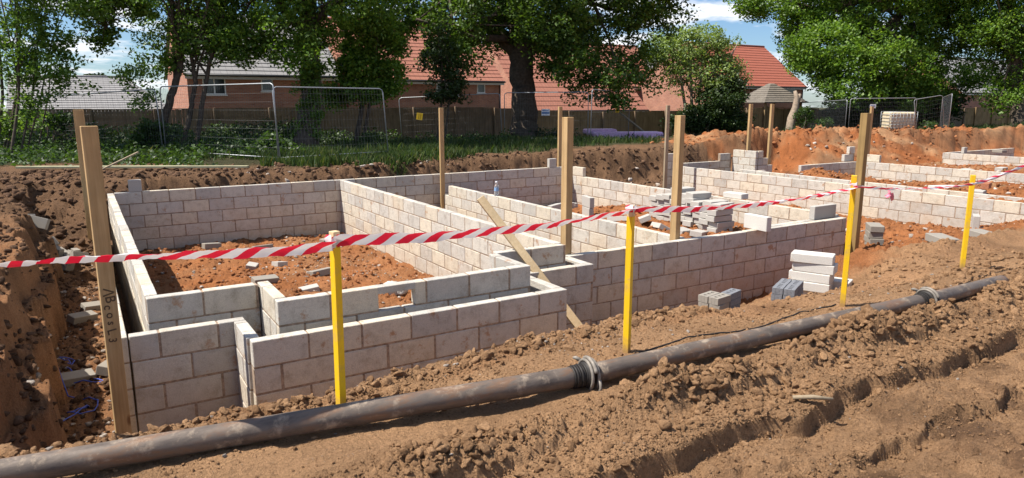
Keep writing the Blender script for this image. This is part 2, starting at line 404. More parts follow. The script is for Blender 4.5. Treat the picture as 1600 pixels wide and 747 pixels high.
M_ROOFRED = m_roof('red_tile', (0.29, 0.115, 0.078), (0.39, 0.175, 0.122)); M_ROOFGREY = m_roof('grey_tile', (0.21, 0.205, 0.205), (0.31, 0.30, 0.29)); M_ROOFDEEP = m_roof('deep_red_tile', (0.29, 0.085, 0.055), (0.37, 0.125, 0.082))

# ------------------------------------------------------------------ ground
T0, T1 = -0.20, 0.025        # tops of the block walls relative to the soil round the viewer's feet
def wall_bank_y(x): return 16.75 + 1.6 * ss(5, 12, x) + 0.22 * perlin(x * 0.6, x * 0 + 3.3, 5)
def left_bank_x(y): return -0.50 + 0.13 * perlin(y * 0.9, y * 0 + 1.7, 9) - 0.35 * ss(12.5, 16, y) + 0.10 * ss(7.2, 5.5, y)
def ground(x, y):
    """height and soil weights (brown, red, loam, turf)"""
    x = np.asarray(x, float); y = np.asarray(y, float)
    lump = fbm(x, y, 0.9, 4, 0.5, 21)
    fine = fbm(x, y, 5.0, 4, 0.55, 31)
    h = 0.025 * lump + 0.010 * fine
    # --- track in front: ridge of clods, two step-like ruts
    wob = 0.05 * perlin(x * 1.1, y * 0.4, 40) + 0.02 * perlin(x * 4.3, y * 1.1, 41)
    yr = y + wob
    on = ss(0.15, 1.3, x)
    ridge = np.exp(-(np.where(yr < 2.76, (yr - 2.76) / .10, (yr - 2.76) / .15)) ** 2) * on
    amp = np.clip(0.50 + 0.75 * perlin(x * 1.3, y * 0 + .5, 42) + 0.45 * perlin(x * 3.1, y * 0 + 9.5, 43), 0.05, 1.3)
    amp = amp + 1.1 * np.exp(-((x - 4.72) / 0.22) ** 2) + 0.55 * ss(6.3, 7.0, x)
    h = h + 0.075 * ridge * amp
    e0 = yr + 0.06 * perlin(x * 2.1, y * 1.5, 244) + 0.03 * perlin(x * 7, y * 5, 245)
    h = h - 0.065 * ss(2.655, 2.625, e0) * ss(.4, 1.2, x) * np.clip(.45 + 1.1 * perlin(x * 1.1, y * 0 + 7, 246), 0, 1.4)
    e1 = yr + 0.075 * perlin(x * 1.6, y * 1.2, 44) + 0.03 * perlin(x * 5.5, y * 4.5, 144)
    s1 = ss(2.365, 2.335, e1) * ss(0.8, 1.7, x)
    h = h - 0.03 * np.clip((2.70 - yr) / 0.3, 0, 1) * on
    h = h + 0.045 * np.exp(-((e1 - 2.43) / 0.07) ** 2) * ss(0.8, 1.7, x) * np.clip(.7 + perlin(x * 2.0, y * 0, 145), 0, 1.5)
    h = h - 0.125 * s1 * np.clip(0.85 + .5 * perlin(x * 0.8, y * 0, 47), .2, 1.4)
    e2 = yr + 0.07 * perlin(x * 1.9, y * 1.5, 45) + 0.03 * perlin(x * 6.0, y * 5, 146)
    s2 = ss(1.938, 1.920, e2) * ss(1.4, 2.2, x)
    h = h - 0.070 * s2 * np.clip(0.6 + 1.2 * perlin(x * 1.2, y * 0 + 4, 48), 0.0, 1.6)
    flat = ss(2.34, 2.26, e1) * ss(0.5, 1.5, x)
    mud = np.abs(perlin(x * 2.4 + 0.9 * y, y * 7.5, 46)) - 0.45 * np.abs(perlin(x * 6.0, y * 13, 49))
    h = h + 0.050 * flat * mud + 0.018 * flat * perlin(x * 11, y * 19, 50)
    lug = np.abs(np.sin(np.pi * (x + 0.45 * y + .05 * perlin(x * 2, y * 2, 80)) / 0.17)) ** 1.5
    h = h + 0.020 * flat * lug * np.clip(.5 + 1.2 * perlin(x * .9, y * 2.2, 81), 0, 1)
    rough = np.clip(ridge * (0.6 + amp) + 0.30 * ss(2.33, 2.42, e1) * ss(2.75, 2.6, yr) * on + .35 * np.exp(-((e2 - 1.96) / .05) ** 2) * on, 0, 1.3)
    near = ss(9, 6, y)
    crumb = cobble(x, y, 0.07, 3, 0.35) * 0.5 * np.clip(.5 + 1.5 * perlin(x * 3, y * 3, 16), 0, 1) + cobble(x, y, 0.026, 4, 0.7) * 0.7 + cobble(x, y, 0.014, 14, 0.8) * 1.0 + 0.022 * np.abs(fbm(x, y, 11, 4, .65, 15))
    h = h + ridge * amp * cobble(x, y, 0.17, 13, .6) * .55 + 0.5 * rough * cobble(x, y, .11, 12, .35) * .5
    h = h + near * crumb * (0.14 + 0.95 * rough)
    crestm = np.exp(-((y - 3.82) / 0.12) ** 2) * (x < 4.5)
    h = h + crestm * crumb * 0.8 + 0.03 * crestm * np.clip(perlin(x * 2.3, y * 0, 51), -.5, 1.3)
    h = h + 0.03 * np.exp(-((x - 2.72) / .5) ** 2 - ((y - 3.80) / .2) ** 2) - 0.16 * ss(4.0, 4.7, x) * ss(7.6, 6.6, x) * ss(3.42, 3.85, y)
    h = h - 0.07 * ss(3.45, 3.8, y) * ss(2.4, 1.2, x)
    top = h.copy()
    # --- the dug out area
    yc = 3.82 + 0.07 * perlin(x * 1.4, y * 0 + 2.2, 60) + 0.14 * ss(2.2, 3.4, x)
    deep = -1.28
    fallL = deep * ss(0, 1, (y - yc) / 1.05)
    gentle = -0.30 * np.clip(y - 3.9 - 0.25 * ss(6, 9, x), 0, None)
    gentle = gentle - 0.30 * ss(3.80, 4.35, y) * ss(8.2, 6.8, x) * ss(3.9, 4.6, x)
    gentle = gentle + 0.09 * np.exp(-((x - 5.10) / .32) ** 2 - ((y - 4.52) / .26) ** 2) + 0.02 * np.exp(-((x - 5.95) / .28) ** 2 - ((y - 4.45) / .22) ** 2)
    gentle = np.maximum(gentle, -0.95 - 0.05 * ss(6, 7, y))
    dip = -0.55 * ss(5.55, 6.1, y) * ss(10.9, 10.2, x)
    wR = ss(3.9, 4.9, x)
    dug = fallL * (1 - wR) + np.maximum(gentle + dip, -1.25) * wR
    tex = 0.055 * fbm(x, y, 1.6, 5, 0.55, 61) + cobble(x, y, 0.22, 6, 0.4) * 0.22 + cobble(x, y, 0.10, 7, 0.5) * 0.30 + cobble(x, y, 0.05, 8, 0.6) * 0.45
    texf = ss(yc + .2, yc + 1.0, y)
    inb = lambda x0, x1, y0, y1: (x > x0) & (x < x1) & (y > y0) & (y < y1)
    floor = dug
    floor = np.where(inb(0.38, 4.66, 5.85, 14.56), -1.13 + 0.06 * np.exp(-((x - 2.5) / 1.4) ** 2) * 1.2, floor)
    floor = np.where(inb(4.66, 7.0, 6.0, 14.56), -1.25, floor)
    floor = np.where(inb(7.0, 10.66, 6.83, 14.56), -0.68 - .25 * ss(12, 13.6, y), floor)
    floor = np.where(inb(10.66, 14.8, 7.0, 16.2), -0.95 + 0.12 * np.exp(-((x - 13.9) / .6) ** 2), floor)
    fillC = -0.27 - 0.24 * ss(17.0, 20.2, x) + .05 * fbm(x, y, .6, 3, .5, 78)
    floor = np.where(inb(14.95, 20.75, 3.5, 13.2), np.minimum(fillC, -0.08 * (y - 3.2)), floor)
    floor = np.where(inb(14.85, 17.65, 13.19, 15.65), -0.72, floor)
    floor = np.where(inb(20.75, 60, 3.0, 14.2), np.minimum(-0.36 + .06 * fbm(x, y, .5, 3, .5, 79), -.06 * (y - 3)), floor)
    # red heaps of soil
    heap = 0.58 * np.exp(-(((x - 15.9) / 0.75) ** 2 + ((y - 11.4) / 0.9) ** 2)) + 0.25 * np.exp(-(((x - 16.8) / .8) ** 2 + ((y - 10.6) / .6) ** 2))
    heap = heap + 0.55 * np.exp(-(((x - 24.6) / 1.0) ** 2 + ((y - 8.7) / 1.0) ** 2)) + 0.12 * np.exp(-(((x - 13.2) / .9) ** 2 + ((y - 7.2) / .7) ** 2))
    floor = floor + heap
    # behind the plots: working trench then the dug bank
    back = (y > 14.58) & (x < 14.8) | (y > 15.66) & (x < 17.7) | (y > 13.25) & (x >= 17.7) & (x < 21) | (y > 14.2) & (x >= 21)
    floor = np.where(back, -1.0 + 0.05 * lump, floor)
    yb = wall_bank_y(x) + 0.16 * fbm(x, y, 0.9, 3, 0.5, 62)
    heapZ = (0.10 + 0.33 * ss(19, 22, x) * ss(36, 28, x) + 0.10 * ss(30, 38, x)) * ss(24.5, 19.5, y) * ss(17, 21, x) * .8 - 0.32 * ss(18.5, 23, y) * ss(17, 24, x)
    step = np.clip((y - yb + .75) / 1.0, 0, 1); step = np.where(step > .5, 1 - .5 * ((1 - step) * 2) ** 1.6, .5 * (step * 2) ** 1.3)
    ramp = ss(13.6, 19.0, y + 0.5 * perlin(x * .5, y * .5, 65)) * ss(22.2, 24.0, x) * ss(32.5, 30.5, x)
    step = np.maximum(step, ramp)
    out_z = 0.03 * lump + heapZ + (0.09 * fbm(x, y, 0.7, 5, .6, 63) + cobble(x, y, .7, 67, .4) * .40 + cobble(x, y, .28, 68, .55) * .5) * ss(18, 22, x)
    # left trench and its bank
    xl = left_bank_x(y) + 0.10 * fbm(x, y, 1.3, 3, 0.5, 64)
    ledge = 0.55 * np.clip((xl + .03 - x) / .07, 0, 1) ** .8 + 0.35 * np.clip((xl - .16 - .06 * perlin(y * 2, y * 0, 77) - x) / .10, 0, 1) + 0.10 * np.clip((xl - .4 - x) / .5, 0, 1)
    leftm = x < 0.12
    zl = np.where(leftm, -1.22 + (1.22) * ledge, 0)
    zl = zl + 0.5 * ss(11, 16.5, y) * ss(0.2, -1.0, x) * (1 - ledge)
    near_fall = ss(0, 1, (y - yc) / 0.95)
    zl = zl * near_fall
    ztot = np.where(leftm & (y > 3.3), zl, floor)
    ztot = np.where(y > 13, ztot + (out_z - ztot) * step, ztot)
    ztot = np.where((y > 13) & (x < 0.12), np.maximum(ztot, -1.1 + 1.1 * ss(13.8, 17.4, y + .4 * x)), ztot)
    dugm = np.clip((top * 0 + 1) * ss(yc - 0.05, yc + 0.35, y), 0, 1)
    h = top * (1 - dugm) + dugm * (ztot + tex * np.where(y > 19.5, 0.35, 1.0) + (near2 := ss(11, 8, y)) * (cobble(x, y, 0.13, 27, .5) * .45 + cobble(x, y, 0.05, 17, .6) * .6 + cobble(x, y, .025, 18, .6) * .6) + np.where((y > yb - .9) & (y < yb + .2), 1, 0) * (cobble(x, y, .30, 19, .7) * .35 + cobble(x, y, .14, 20, .7) * .4))
    # beyond the boundary fence the land falls away
    h = h - 0.5 * ss(24, 33, y) - 1.8 * ss(35.5, 40, y)
    far = ss(60, 160, np.hypot(x, y))
    h = h * (1 - far) + far * -2.0
    # --- weights
    red = np.zeros_like(x)
    n1 = 0.35 * fbm(x, y, 0.8, 4, 0.55, 70)
    red = np.maximum(red, np.where(inb(0.38, 4.66, 5.85, 14.56) | inb(7.0, 10.66, 6.8, 14.5), 0.85 + n1, 0))
    red = np.maximum(red, ss(-0.2, 0.5, (y - 4.2) - 0.55 * np.clip(9.5 - x, 0, 9) * 0.5 + n1) * ss(6.3, 7.5, x))
    red = np.maximum(red, (x > 14.9) * (y > 3.6) * 1.0)
    red = np.where(x > 18.5, red * np.clip(.85 + 1.0 * fbm(x, y, .55, 5, .6, 72), 0.15, 1), red)
    loam = np.where((x > 18.5) & (y > 13.3), np.maximum(0.0, 0.8 * fbm(x, y, .4, 4, .6, 73) - .12), 0)
    red = np.maximum(red, 0.25 * ((x > 0.38) & (y > 3.7)) * np.clip(0.5 + 2 * n1, 0, 1))
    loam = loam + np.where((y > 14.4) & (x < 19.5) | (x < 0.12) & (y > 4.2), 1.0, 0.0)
    loam = np.maximum(loam, ((y > yb - .55) & (y < yb + .5)) * (ss(31, 33, x) * .8 + (x < 23) * 1.0) * np.clip(.7 + 1.5 * n1, 0, 1))
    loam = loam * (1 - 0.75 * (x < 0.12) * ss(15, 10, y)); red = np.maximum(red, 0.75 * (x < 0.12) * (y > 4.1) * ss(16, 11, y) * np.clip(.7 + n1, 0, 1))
    loam = np.maximum(loam, np.clip(0.30 + 1.1 * fbm(x, y, 1.6, 4, .6, 71), 0, 1) * ss(2.40, 2.30, yr) * ss(0.5, 1.5, x) * ss(6, 4, y))
    ygr = 19.3 - 2.1 * np.exp(-((x - 6.6) / 3.0) ** 2) + 3.2 * ss(3.5, 1, x) + 1.6 * ss(11, 16, x) + 2.4 * ss(19, 26, x) + 1.2 * n1 * 2 + 0.13 * np.clip(x - 26, 0, 40) * 0 + 1.5 * ss(33, 40, x)
    turf = ss(ygr - 0.5, ygr + 0.6, y)
    turf = np.maximum(turf, 1.0 * (x > 46))
    red = np.clip(red * (1 - np.clip(loam, 0, 1)), 0, 1) * (1 - turf)
    return h, red, np.clip(loam, 0, 1) * (1 - turf), turf

def build_ground():
    yaw = math.atan2(FW[1], FW[0])
    fine = np.linspace(-math.radians(41), math.radians(41), 1020)
    coarse = np.linspace(math.radians(41), 2 * math.pi - math.radians(41), 90)[1:-1]
    ang = np.concatenate([fine, coarse]); na = len(ang)
    r = [0.5]
    while r[-1] < 420:
        q = r[-1]; r.append(q * (1.05 if q < 1.2 else 1.0042 if q < 4.3 else 1.0058 if q < 9 else 1.0062 if q < 34 else 1.03))
    r = np.array(r); nr = len(r)
    th = yaw - ang
    X = r[:, None] * np.cos(th)[None]; Y = r[:, None] * np.sin(th)[None]
    x = X.ravel(); y = Y.ravel()
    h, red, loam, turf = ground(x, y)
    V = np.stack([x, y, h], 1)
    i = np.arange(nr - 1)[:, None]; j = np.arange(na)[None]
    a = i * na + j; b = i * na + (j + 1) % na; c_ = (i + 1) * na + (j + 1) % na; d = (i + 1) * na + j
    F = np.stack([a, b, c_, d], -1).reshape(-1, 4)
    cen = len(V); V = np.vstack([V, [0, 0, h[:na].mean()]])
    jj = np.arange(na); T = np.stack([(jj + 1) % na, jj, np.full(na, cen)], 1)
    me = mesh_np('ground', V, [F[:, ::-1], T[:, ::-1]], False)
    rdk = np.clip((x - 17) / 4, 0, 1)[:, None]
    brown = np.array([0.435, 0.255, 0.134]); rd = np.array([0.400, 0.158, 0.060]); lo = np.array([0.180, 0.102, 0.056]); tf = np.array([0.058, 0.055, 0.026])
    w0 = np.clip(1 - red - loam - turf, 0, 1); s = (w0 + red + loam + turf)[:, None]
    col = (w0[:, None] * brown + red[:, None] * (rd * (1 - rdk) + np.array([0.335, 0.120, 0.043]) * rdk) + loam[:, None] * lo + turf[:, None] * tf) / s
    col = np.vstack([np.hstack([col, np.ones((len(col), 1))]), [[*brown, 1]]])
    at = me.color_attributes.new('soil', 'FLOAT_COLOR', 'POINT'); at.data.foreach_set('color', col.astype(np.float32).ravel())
    o = obj('ground', me, M_SOIL); o['kind'] = 'structure'; o['label'] = 'dug and rutted bare earth of the building site'
    return o
build_ground()
def gz(x, y): return float(ground(np.array([x]), np.array([y]))[0][0])

# ------------------------------------------------------------------ block walls
BL, BH, BT, J = 0.437, 0.212, 0.10, 0.013
def run(mb, x0, y0, d, L, ztop, n, phase=0, gap=None, t=BT, step=None, jit=True):
    """one straight leaf of blocks: from (x0,y0) along axis d for L metres, thickness towards +; n courses down from ztop
    step(k) -> (s0,s1) limits of course k; gap=(s0,s1,z0,z1) an opening"""
    for k in range(n):
        z1 = ztop - k * 0.225; z0 = z1 - BH
        lim = step(k) if step else (0, L)
        s = -0.225 * ((k + phase) % 2)
        while s < lim[1]:
            a = max(s, lim[0]); b = min(s + BL, lim[1])
            s += BL + J
            if b - a < 0.05: continue
            segs = [(a, b, z0, z1)]
            if gap:
                new = []
                for (p, q, u0, u1) in segs:
                    if q <= gap[0] or p >= gap[1] or u1 <= gap[2] + .01 or u0 >= gap[3] - .01: new.append((p, q, u0, u1)); continue
                    if p < gap[0] - .03: new.append((p, gap[0], u0, u1))
                    if q > gap[1] + .03: new.append((gap[1], q, u0, u1))
                segs = new
            for (p, q, u0, u1) in segs:
                e = rng.normal(0, 0.0026, 6); e[[1, 4]] = np.clip(e[[1, 4]], -.002, .002) if jit else np.zeros(6)
                lo = (p + abs(e[0]), 0 + e[1], u0 + abs(e[2])); hi = (q - abs(e[3]), t + e[4], u1 + e[5] * .6)
                if d == 'x': mb.box((x0 + lo[0], y0 + lo[1], lo[2]), (x0 + hi[0], y0 + hi[1], hi[2]), 0, 0.005)
                else: mb.box((x0 + lo[1], y0 + lo[0], lo[2]), (x0 + hi[1], y0 + hi[0], hi[2]), 0, 0.005)
        # mortar of this course, set back from the faces
        parts = [(lim[0], lim[1], z0 - J, z1)]
        if gap and gap[2] < z1 - .02 and gap[3] > z0 + .02: parts = [(lim[0], gap[0], z0 - J, z1), (gap[1], lim[1], z0 - J, z1)]
        for p, q, u0, u1 in parts:
            lo = (p + .004, .0040, u0); hi = (q - .004, t - .0040, u1 - .006)
            if d == 'x': mb.box((x0 + lo[0], y0 + lo[1], lo[2]), (x0 + hi[0], y0 + hi[1], hi[2]), 1)
            else: mb.box((x0 + lo[1], y0 + lo[0], lo[2]), (x0 + hi[1], y0 + hi[0], hi[2]), 1)
def wall(label, runs, group='concrete block foundation walls'):
    mb = MB()
    for r in runs: run(mb, **r)
    return tag(obj('block_wall', mb, [M_BLOCK, M_MORTAR]), label, 'wall', group, 'thing')
R_ = lambda x0, y0, d, L, ztop, n, **k: dict(x0=x0, y0=y0, d=d, L=L, ztop=ztop, n=n, **k)
wall('short grey outer block wall beside the tall timber post at the near left corner', [R_(0.19, 6.20, 'x', 0.89, T0, 6, phase=1), R_(0.982, 5.672, 'y', 0.52, T0, 6)])
wall('long nearest outer block wall of the projecting front bay, behind the first yellow stake', [R_(1.0, 5.55, 'x', 3.03, T0, 6), R_(3.93, 5.66, 'y', 0.64, T0, 6)])
wall('small outer block wall of the second bay, beside the leaning plank', [R_(4.03, 6.31, 'x', 0.92, T0, 6, phase=1), R_(4.85, 6.42, 'y', 0.36, T0, 6)])
wall('long front block wall behind the middle yellow stake, with the dark brick stacks before it', [R_(4.95, 6.79, 'x', 5.50, T0, 7)])
wall('left inner block wall with a bright top, behind the tall timber post', [R_(0.35, 6.58, 'y', 7.91, T1, 7)])
wall('narrow left outer block wall beside the trench, half hidden by the tall timber post', [R_(0.08, 6.20, 'y', 8.65, T0, 7, phase=1)])
wall('inner block wall of the recess above the short outer wall at the near left', [R_(0.35, 6.47, 'x', 0.91, T1, 5), R_(1.27, 5.92, 'y', 0.65, T1, 6)])
wb = MB()
run(wb, 1.27, 5.81, 'x', 2.49, T1, 6, phase=0, gap=(0.88, 1.23, T1 - .225, T1 - .005))
wb.box((2.14, 5.811, T1 - .065), (2.52, 5.909, T1 - .001), 0, .004)
run(wb, 3.66, 5.92, 'y', 0.57, T1, 6)
tag(obj('block_wall', wb, [M_BLOCK, M_MORTAR]), 'inner block wall with a small square opening', 'wall', 'concrete block foundation walls', 'thing')
wall('two block long inner wall piece of the second bay, behind the leaning plank', [R_(3.77, 6.50, 'x', 0.92, T1, 5)])
wall('long back block wall facing the camera across the first two rooms', [R_(0.46, 14.5, 'x', 10.14, T1, 6)])
wall('long sunlit block wall between the red soil room and the middle room', [R_(4.60, 6.61, 'y', 7.88, T1, 7)])
wall('sunlit block wall with the clear bottle standing on its top', [R_(6.93, 6.95, 'y', 7.54, T0, 6, step=lambda k: (0, 7.15) if k == 0 else (0, 7.53))])
wall('sunlit wall right behind the jumbled heap of loose blocks', [R_(10.60, 7.10, 'y', 7.38, T0, 6, step=lambda k: (0, 7.38)), R_(10.60, 14.03, 'y', 0.45, T1, 1)])
wall('low inner leaf behind the right end of the long front wall', [R_(8.75, 6.99, 'x', 1.85, T0 - 0.02, 3)])
wall('long sunlit block wall of the right hand plot, running behind the last yellow stake', [R_(14.72, 3.0, 'y', 12.5, T0, 6)])
wall('inner leaf behind the right plot wall, with soil spilled along its top', [R_(15.30, 3.0, 'y', 10.2, T0 + .02, 3, phase=1)])
wall('low shaded back wall of the right plot leading to the stepped pier', [R_(14.85, 15.55, 'x', 2.75, T0, 4), R_(17.1, 15.55, 'x', .5, T1, 1)])
wall('stepped block pier with two timber posts behind it', [R_(17.62, 14.62, 'y', 0.9, T1 + .115, 4, step=lambda k: (0, .9)), R_(17.74, 14.62, 'x', .68, T1 + .115, 4, step=lambda k: (0, (.22, .45, .68, .68)[k])), R_(17.0, 14.2, 'x', .60, T0 - .2, 2)])
wall('shaded block wall at the back of the far plot, left of the stepped block stub', [R_(17.9, 13.2, 'x', 2.72, T0, 4)])
wall('stepped block stub at the far corner, behind the tall yellow stake and post', [R_(20.1, 13.32, 'x', .5, T1, 1), R_(20.32, 13.32, 'x', .28, T1 + .225, 1)])
wall('far sunlit low block wall behind the red soil of the right plot', [R_(20.64, 5.0, 'y', 8.3, T0, 3), R_(20.76, 12.6, 'y', .45, T1, 1)])
wall('farthest block wall at the upper right, with an upright block at its end', [R_(26.8, 6.0, 'y', 7.9, T0, 3), R_(26.92, 13.8, 'x', 5.0, T0, 3)])
wall('short tall block end wall behind the grey post, at the left of the right plot', [R_(14.30, 15.0, 'x', .40, T1 + .14, 6)])

# loose blocks -------------------------------------------------------------------------------
def blockmesh(l=BL, t=BT, h=BH, ch=.006): return MB().box((-l / 2, -t / 2, 0), (l / 2, t / 2, h), 0, ch).mesh('concrete_block')
ME_BLOCK = blockmesh(); ME_BLOCK.materials.append(M_GREY)
ME_WHITE = blockmesh(); ME_WHITE.materials.append(M_WHITE)
ME_RUB = blockmesh(); ME_RUB.materials.append(M_RUBBLE)
ME_BRICKLET = blockmesh(.215, .1025, .065, .003); ME_BRICKLET.materials.append(M_RUBBLE)
ME_REDBR = blockmesh(.215, .1025, .065, .003); ME_REDBR.materials.append(M_REDBRICK)
def halfblock(): return blockmesh(.215)
ME_HALF = halfblock(); ME_HALF.materials.append(M_GREY)
def loose(me, x, y, z, rot, label, group=None, cat='block', name='concrete_block', scale=None):
    o = bpy.data.objects.new(name, me); C.objects.link(o); o.location = (x, y, z); o.rotation_euler = rot
    if scale: o.scale = scale
    return tag(o, label, cat, group)
FLAT = math.pi / 2
# upright half blocks on the wall tops
loose(ME_HALF, 0.70, 14.55, T1 + .002, (0, FLAT, 0), 'pale half block standing on end on the far left corner of the back wall')
loose(ME_HALF, 9.92, 14.55, T1 + .002, (0, FLAT, 0), 'pale half block standing on end near the right end of the back wall')
for o in [o for o in C.objects if o.name.startswith('concrete_block')]: o.location.z += 0.1075
loose(ME_BLOCK, 10.19, 7.05, T0 - .015, (0, 0, 0.02), 'single pale block set on edge near the right end of the long front wall', scale=(1.3, 1, 1.0))
loose(ME_WHITE, 8.36, 6.83, T0 + .002, (0, 0, FLAT - .06), 'white block laid on edge across the long front wall')
loose(ME_WHITE, 10.66, 9.35, T0 + .106, (FLAT, 0, FLAT + .05), 'thin white block lying flat on top of the wall behind the loose heap')
for o in (C.objects[-1],): o.location.z -= .05
# heap of loose blocks in the third room
k = 0
for i in range(9):
    y = 8.75 + 0.236 * i
    nl = [5, 5, 5, 6, 5, 6, 5, 5, 4][i]
    for j in range(nl):
        tilt = rng.normal(0, .05) if j else 0
        rz = rng.normal(0, .06) + (0.35 if (i, j) in ((2, 0), (4, 1)) else 0)
        loose(ME_BLOCK, 9.62 + .10 * i * .4 + rng.normal(0, .03), y + rng.normal(0, .012), gz(9.35, y) + 0.02 + .106 * j + .05, (FLAT + tilt, 0, rz), 'pale block lying flat in the jumbled heap in the third room', 'heap of loose blocks in the third room')
        k += 1
for (x, y, a, b) in ((8.95, 9.05, .35, .2), (8.85, 9.5, 1.2, .5), (9.0, 10.1, .9, -.4), (8.8, 10.5, 2.2, .3), (9.05, 8.75, .5, .1)):
    loose(ME_BLOCK, x, y, gz(x, y) + .06, (FLAT + b, .1, a), 'tilted pale block fallen at the foot of the jumbled heap', 'blocks fallen from the heap in the third room')
loose(ME_BLOCK, 8.72, 11.35, gz(8.72, 11.35) + .22, (0, 0, 1.3), 'upright block on top of another, left of the jumbled heap', None)
loose(ME_BLOCK, 8.72, 11.35, gz(8.72, 11.35) + .0, (0, 0, 1.25), 'block carrying an upright block, left of the jumbled heap', None)
loose(ME_BLOCK, 8.0, 11.5, gz(8.0, 11.5) + .05, (0, 0, .5), 'block on edge on the soil just right of the nearest middle post')
for (x, y, z, a) in ((8.9, 12.6, .05, .2), (9.2, 12.9, .05, .4), (9.05, 12.75, .16, .3), (8.6, 12.2, .05, 1.0), (9.5, 13.2, .05, .1), (9.4, 13.1, .16, .2)):
    loose(ME_BLOCK, x, y, gz(x, y) + z, (FLAT, 0, a), 'block lying in the low stepped stack at the far corner of the third room', 'low stack in the far corner of the third room')
# white stack at the long wall
gx, gy = 6.78, 4.78; g0 = gz(gx, gy) - .03
for j, (ox, oy, a) in enumerate(((0.03, .02, .12), (-.02, 0, .10), (.0, .015, .02), (0.02, -.01, .06), (0, 0, .14))[:5]):
    loose(ME_WHITE, gx + ox, gy + oy, g0 + .05 + .104 * j, (FLAT, 0, FLAT + .35 + a), ('white block at the very bottom of the white stack by the long wall', 'white block second from the bottom of the white stack by the long wall', 'white block in the middle of the white stack by the long wall', 'white block second from the top of the white stack by the long wall', 'white block at the top of the white stack by the long wall')[j], 'white block stack in front of the long wall')
loose(ME_WHITE, gx + .26, gy - .05, g0 + .155, (FLAT, 0, FLAT + .40), 'white block jutting right from the white stack, touching the tall post')
loose(ME_WHITE, gx + .27, gy - .05, g0 + .05, (FLAT, 0, FLAT + .40), 'white block under the jutting one, low on the right of the white stack')
# perforated dark bricks
def perforated():
    mb = MB(); l, t, h = .215, .1025, .065; hs = [(-.06, .0), (0, 0), (.06, 0)]; r = .016
    # body as three long strips with slots between
    for y0, y1 in ((-t / 2, -r), (r, t / 2)): mb.box((-l / 2, y0, 0), (l / 2, y1, h), 0, .002)
    xs = [-l / 2, -.06 - r, -.06 + r, -r, r, .06 - r, .06 + r, l / 2]
    for i in range(0, 8, 2): mb.box((xs[i], -r, .0005), (xs[i + 1], r, h - .0005), 0)
    return mb.mesh('brick')
ME_PERF = perforated(); ME_PERF.materials.append(M_DARKBRICK)
ME_PERF2 = perforated(); ME_PERF2.materials.append(M_RUBBLE)
def brickpile(x, y, rz, spec, label, group):
    z = gz(x, y) + .03
    for (me, ox, oy, oz, r) in spec:
        c, s = math.cos(rz), math.sin(rz)
        loose(me, x + ox * c - oy * s, y + ox * s + oy * c, z + oz, (0, 0, rz + r), label, group, 'brick', 'brick')
sp = [(ME_PERF, ox, oy, oz, rng.normal(0, .03)) for oz in (0, .068, .136) for ox, oy in ((-.11, -.055), (.11, -.055), (-.11, .055), (.11, .055))]
brickpile(5.93, 4.42, .45, sp, 'dark perforated brick in the small stack beside the white block stack', 'dark brick stack by the white blocks')
sp = [(ME_PERF2 if (ox < .05) else ME_PERF, ox, oy, oz, rng.normal(0, .03)) for oz in (0, .068, .136) for ox, oy in ((-.11, -.055), (-.11, .055), (.12, -.05), (.12, .055))][:11]
brickpile(5.05, 4.50, .25, sp, 'perforated brick in the small grey stack on the bank crest before the long wall', 'grey brick stack on the bank crest')
# blocks on the right hand soil
for i, (x, y, z, a, lab) in enumerate(((11.15, 6.85, 0, .7, 'bottom block of the little grey column right of the tall yellow stake'), (11.15, 6.85, .106, .78, 'second block of the little grey column right of the tall yellow stake'), (11.17, 6.87, .212, .70, 'third block of the little grey column right of the tall yellow stake'), (11.15, 6.85, .318, .74, 'top block of the little grey column right of the tall yellow stake'))):
    loose(ME_RUB, x, y, gz(11.15, 6.85) + .05 + z - .02, (FLAT, 0, a), lab, 'grey block column beside the tall stake')
for (x, y, z, a, lab) in ((9.05, 4.72, 0, 1.0, 'lower grey block of the flat pair left of the last yellow stake'), (9.27, 4.80, .085, .95, 'upper grey block of the flat pair left of the last yellow stake'), (9.85, 4.58, .03, 1.05, 'grey block lying right behind the last yellow stake')):
    loose(ME_RUB, x, y, gz(x, y) + z + .02, (FLAT, 0, a), lab)
loose(ME_BLOCK, 12.75, 5.95, gz(12.75, 5.95) - .01, (0, 0, .5), 'pale block standing upright against the right plot wall near the last stake', scale=(.75, 1, 1.1))
loose(ME_REDBR, 16.1, 7.4, gz(16.1, 7.4) + .12, (0, 0, .3), 'red brick face of a block end lying behind the last yellow stake', cat='brick', name='brick', scale=(1.6, 1.4, 1.8))
loose(ME_BLOCK, 15.8, 7.5, gz(15.8, 7.5) + .08, (FLAT, 0, .3), 'pale block under the red brick behind the last yellow stake')
loose(ME_WHITE, 17.6, 9.1, gz(17.6, 9.1) + .04, (FLAT, 0, -.4), 'long white block flat on the red soil of the right plot', scale=(1.5, 1, 1))
for (x, y, a) in ((22.0, 12.1, .2), (22.9, 11.2, .8), (23.6, 10.6, .1), (27.4, 13.4, .6)):
    loose(ME_BLOCK, x, y, gz(x, y) + .04, (FLAT, 0, a), 'pale block lying beyond the far low wall', 'loose blocks beyond the far low wall')
loose(ME_HALF, 26.95, 13.3, T0 + .11, (0, FLAT, 0), 'half block standing upright on the farthest wall at the upper right')
loose(ME_RUB, 28.3, 12.8, T0 + .06, (FLAT, 0, 1.2), 'slate coloured block lying on the farthest wall')
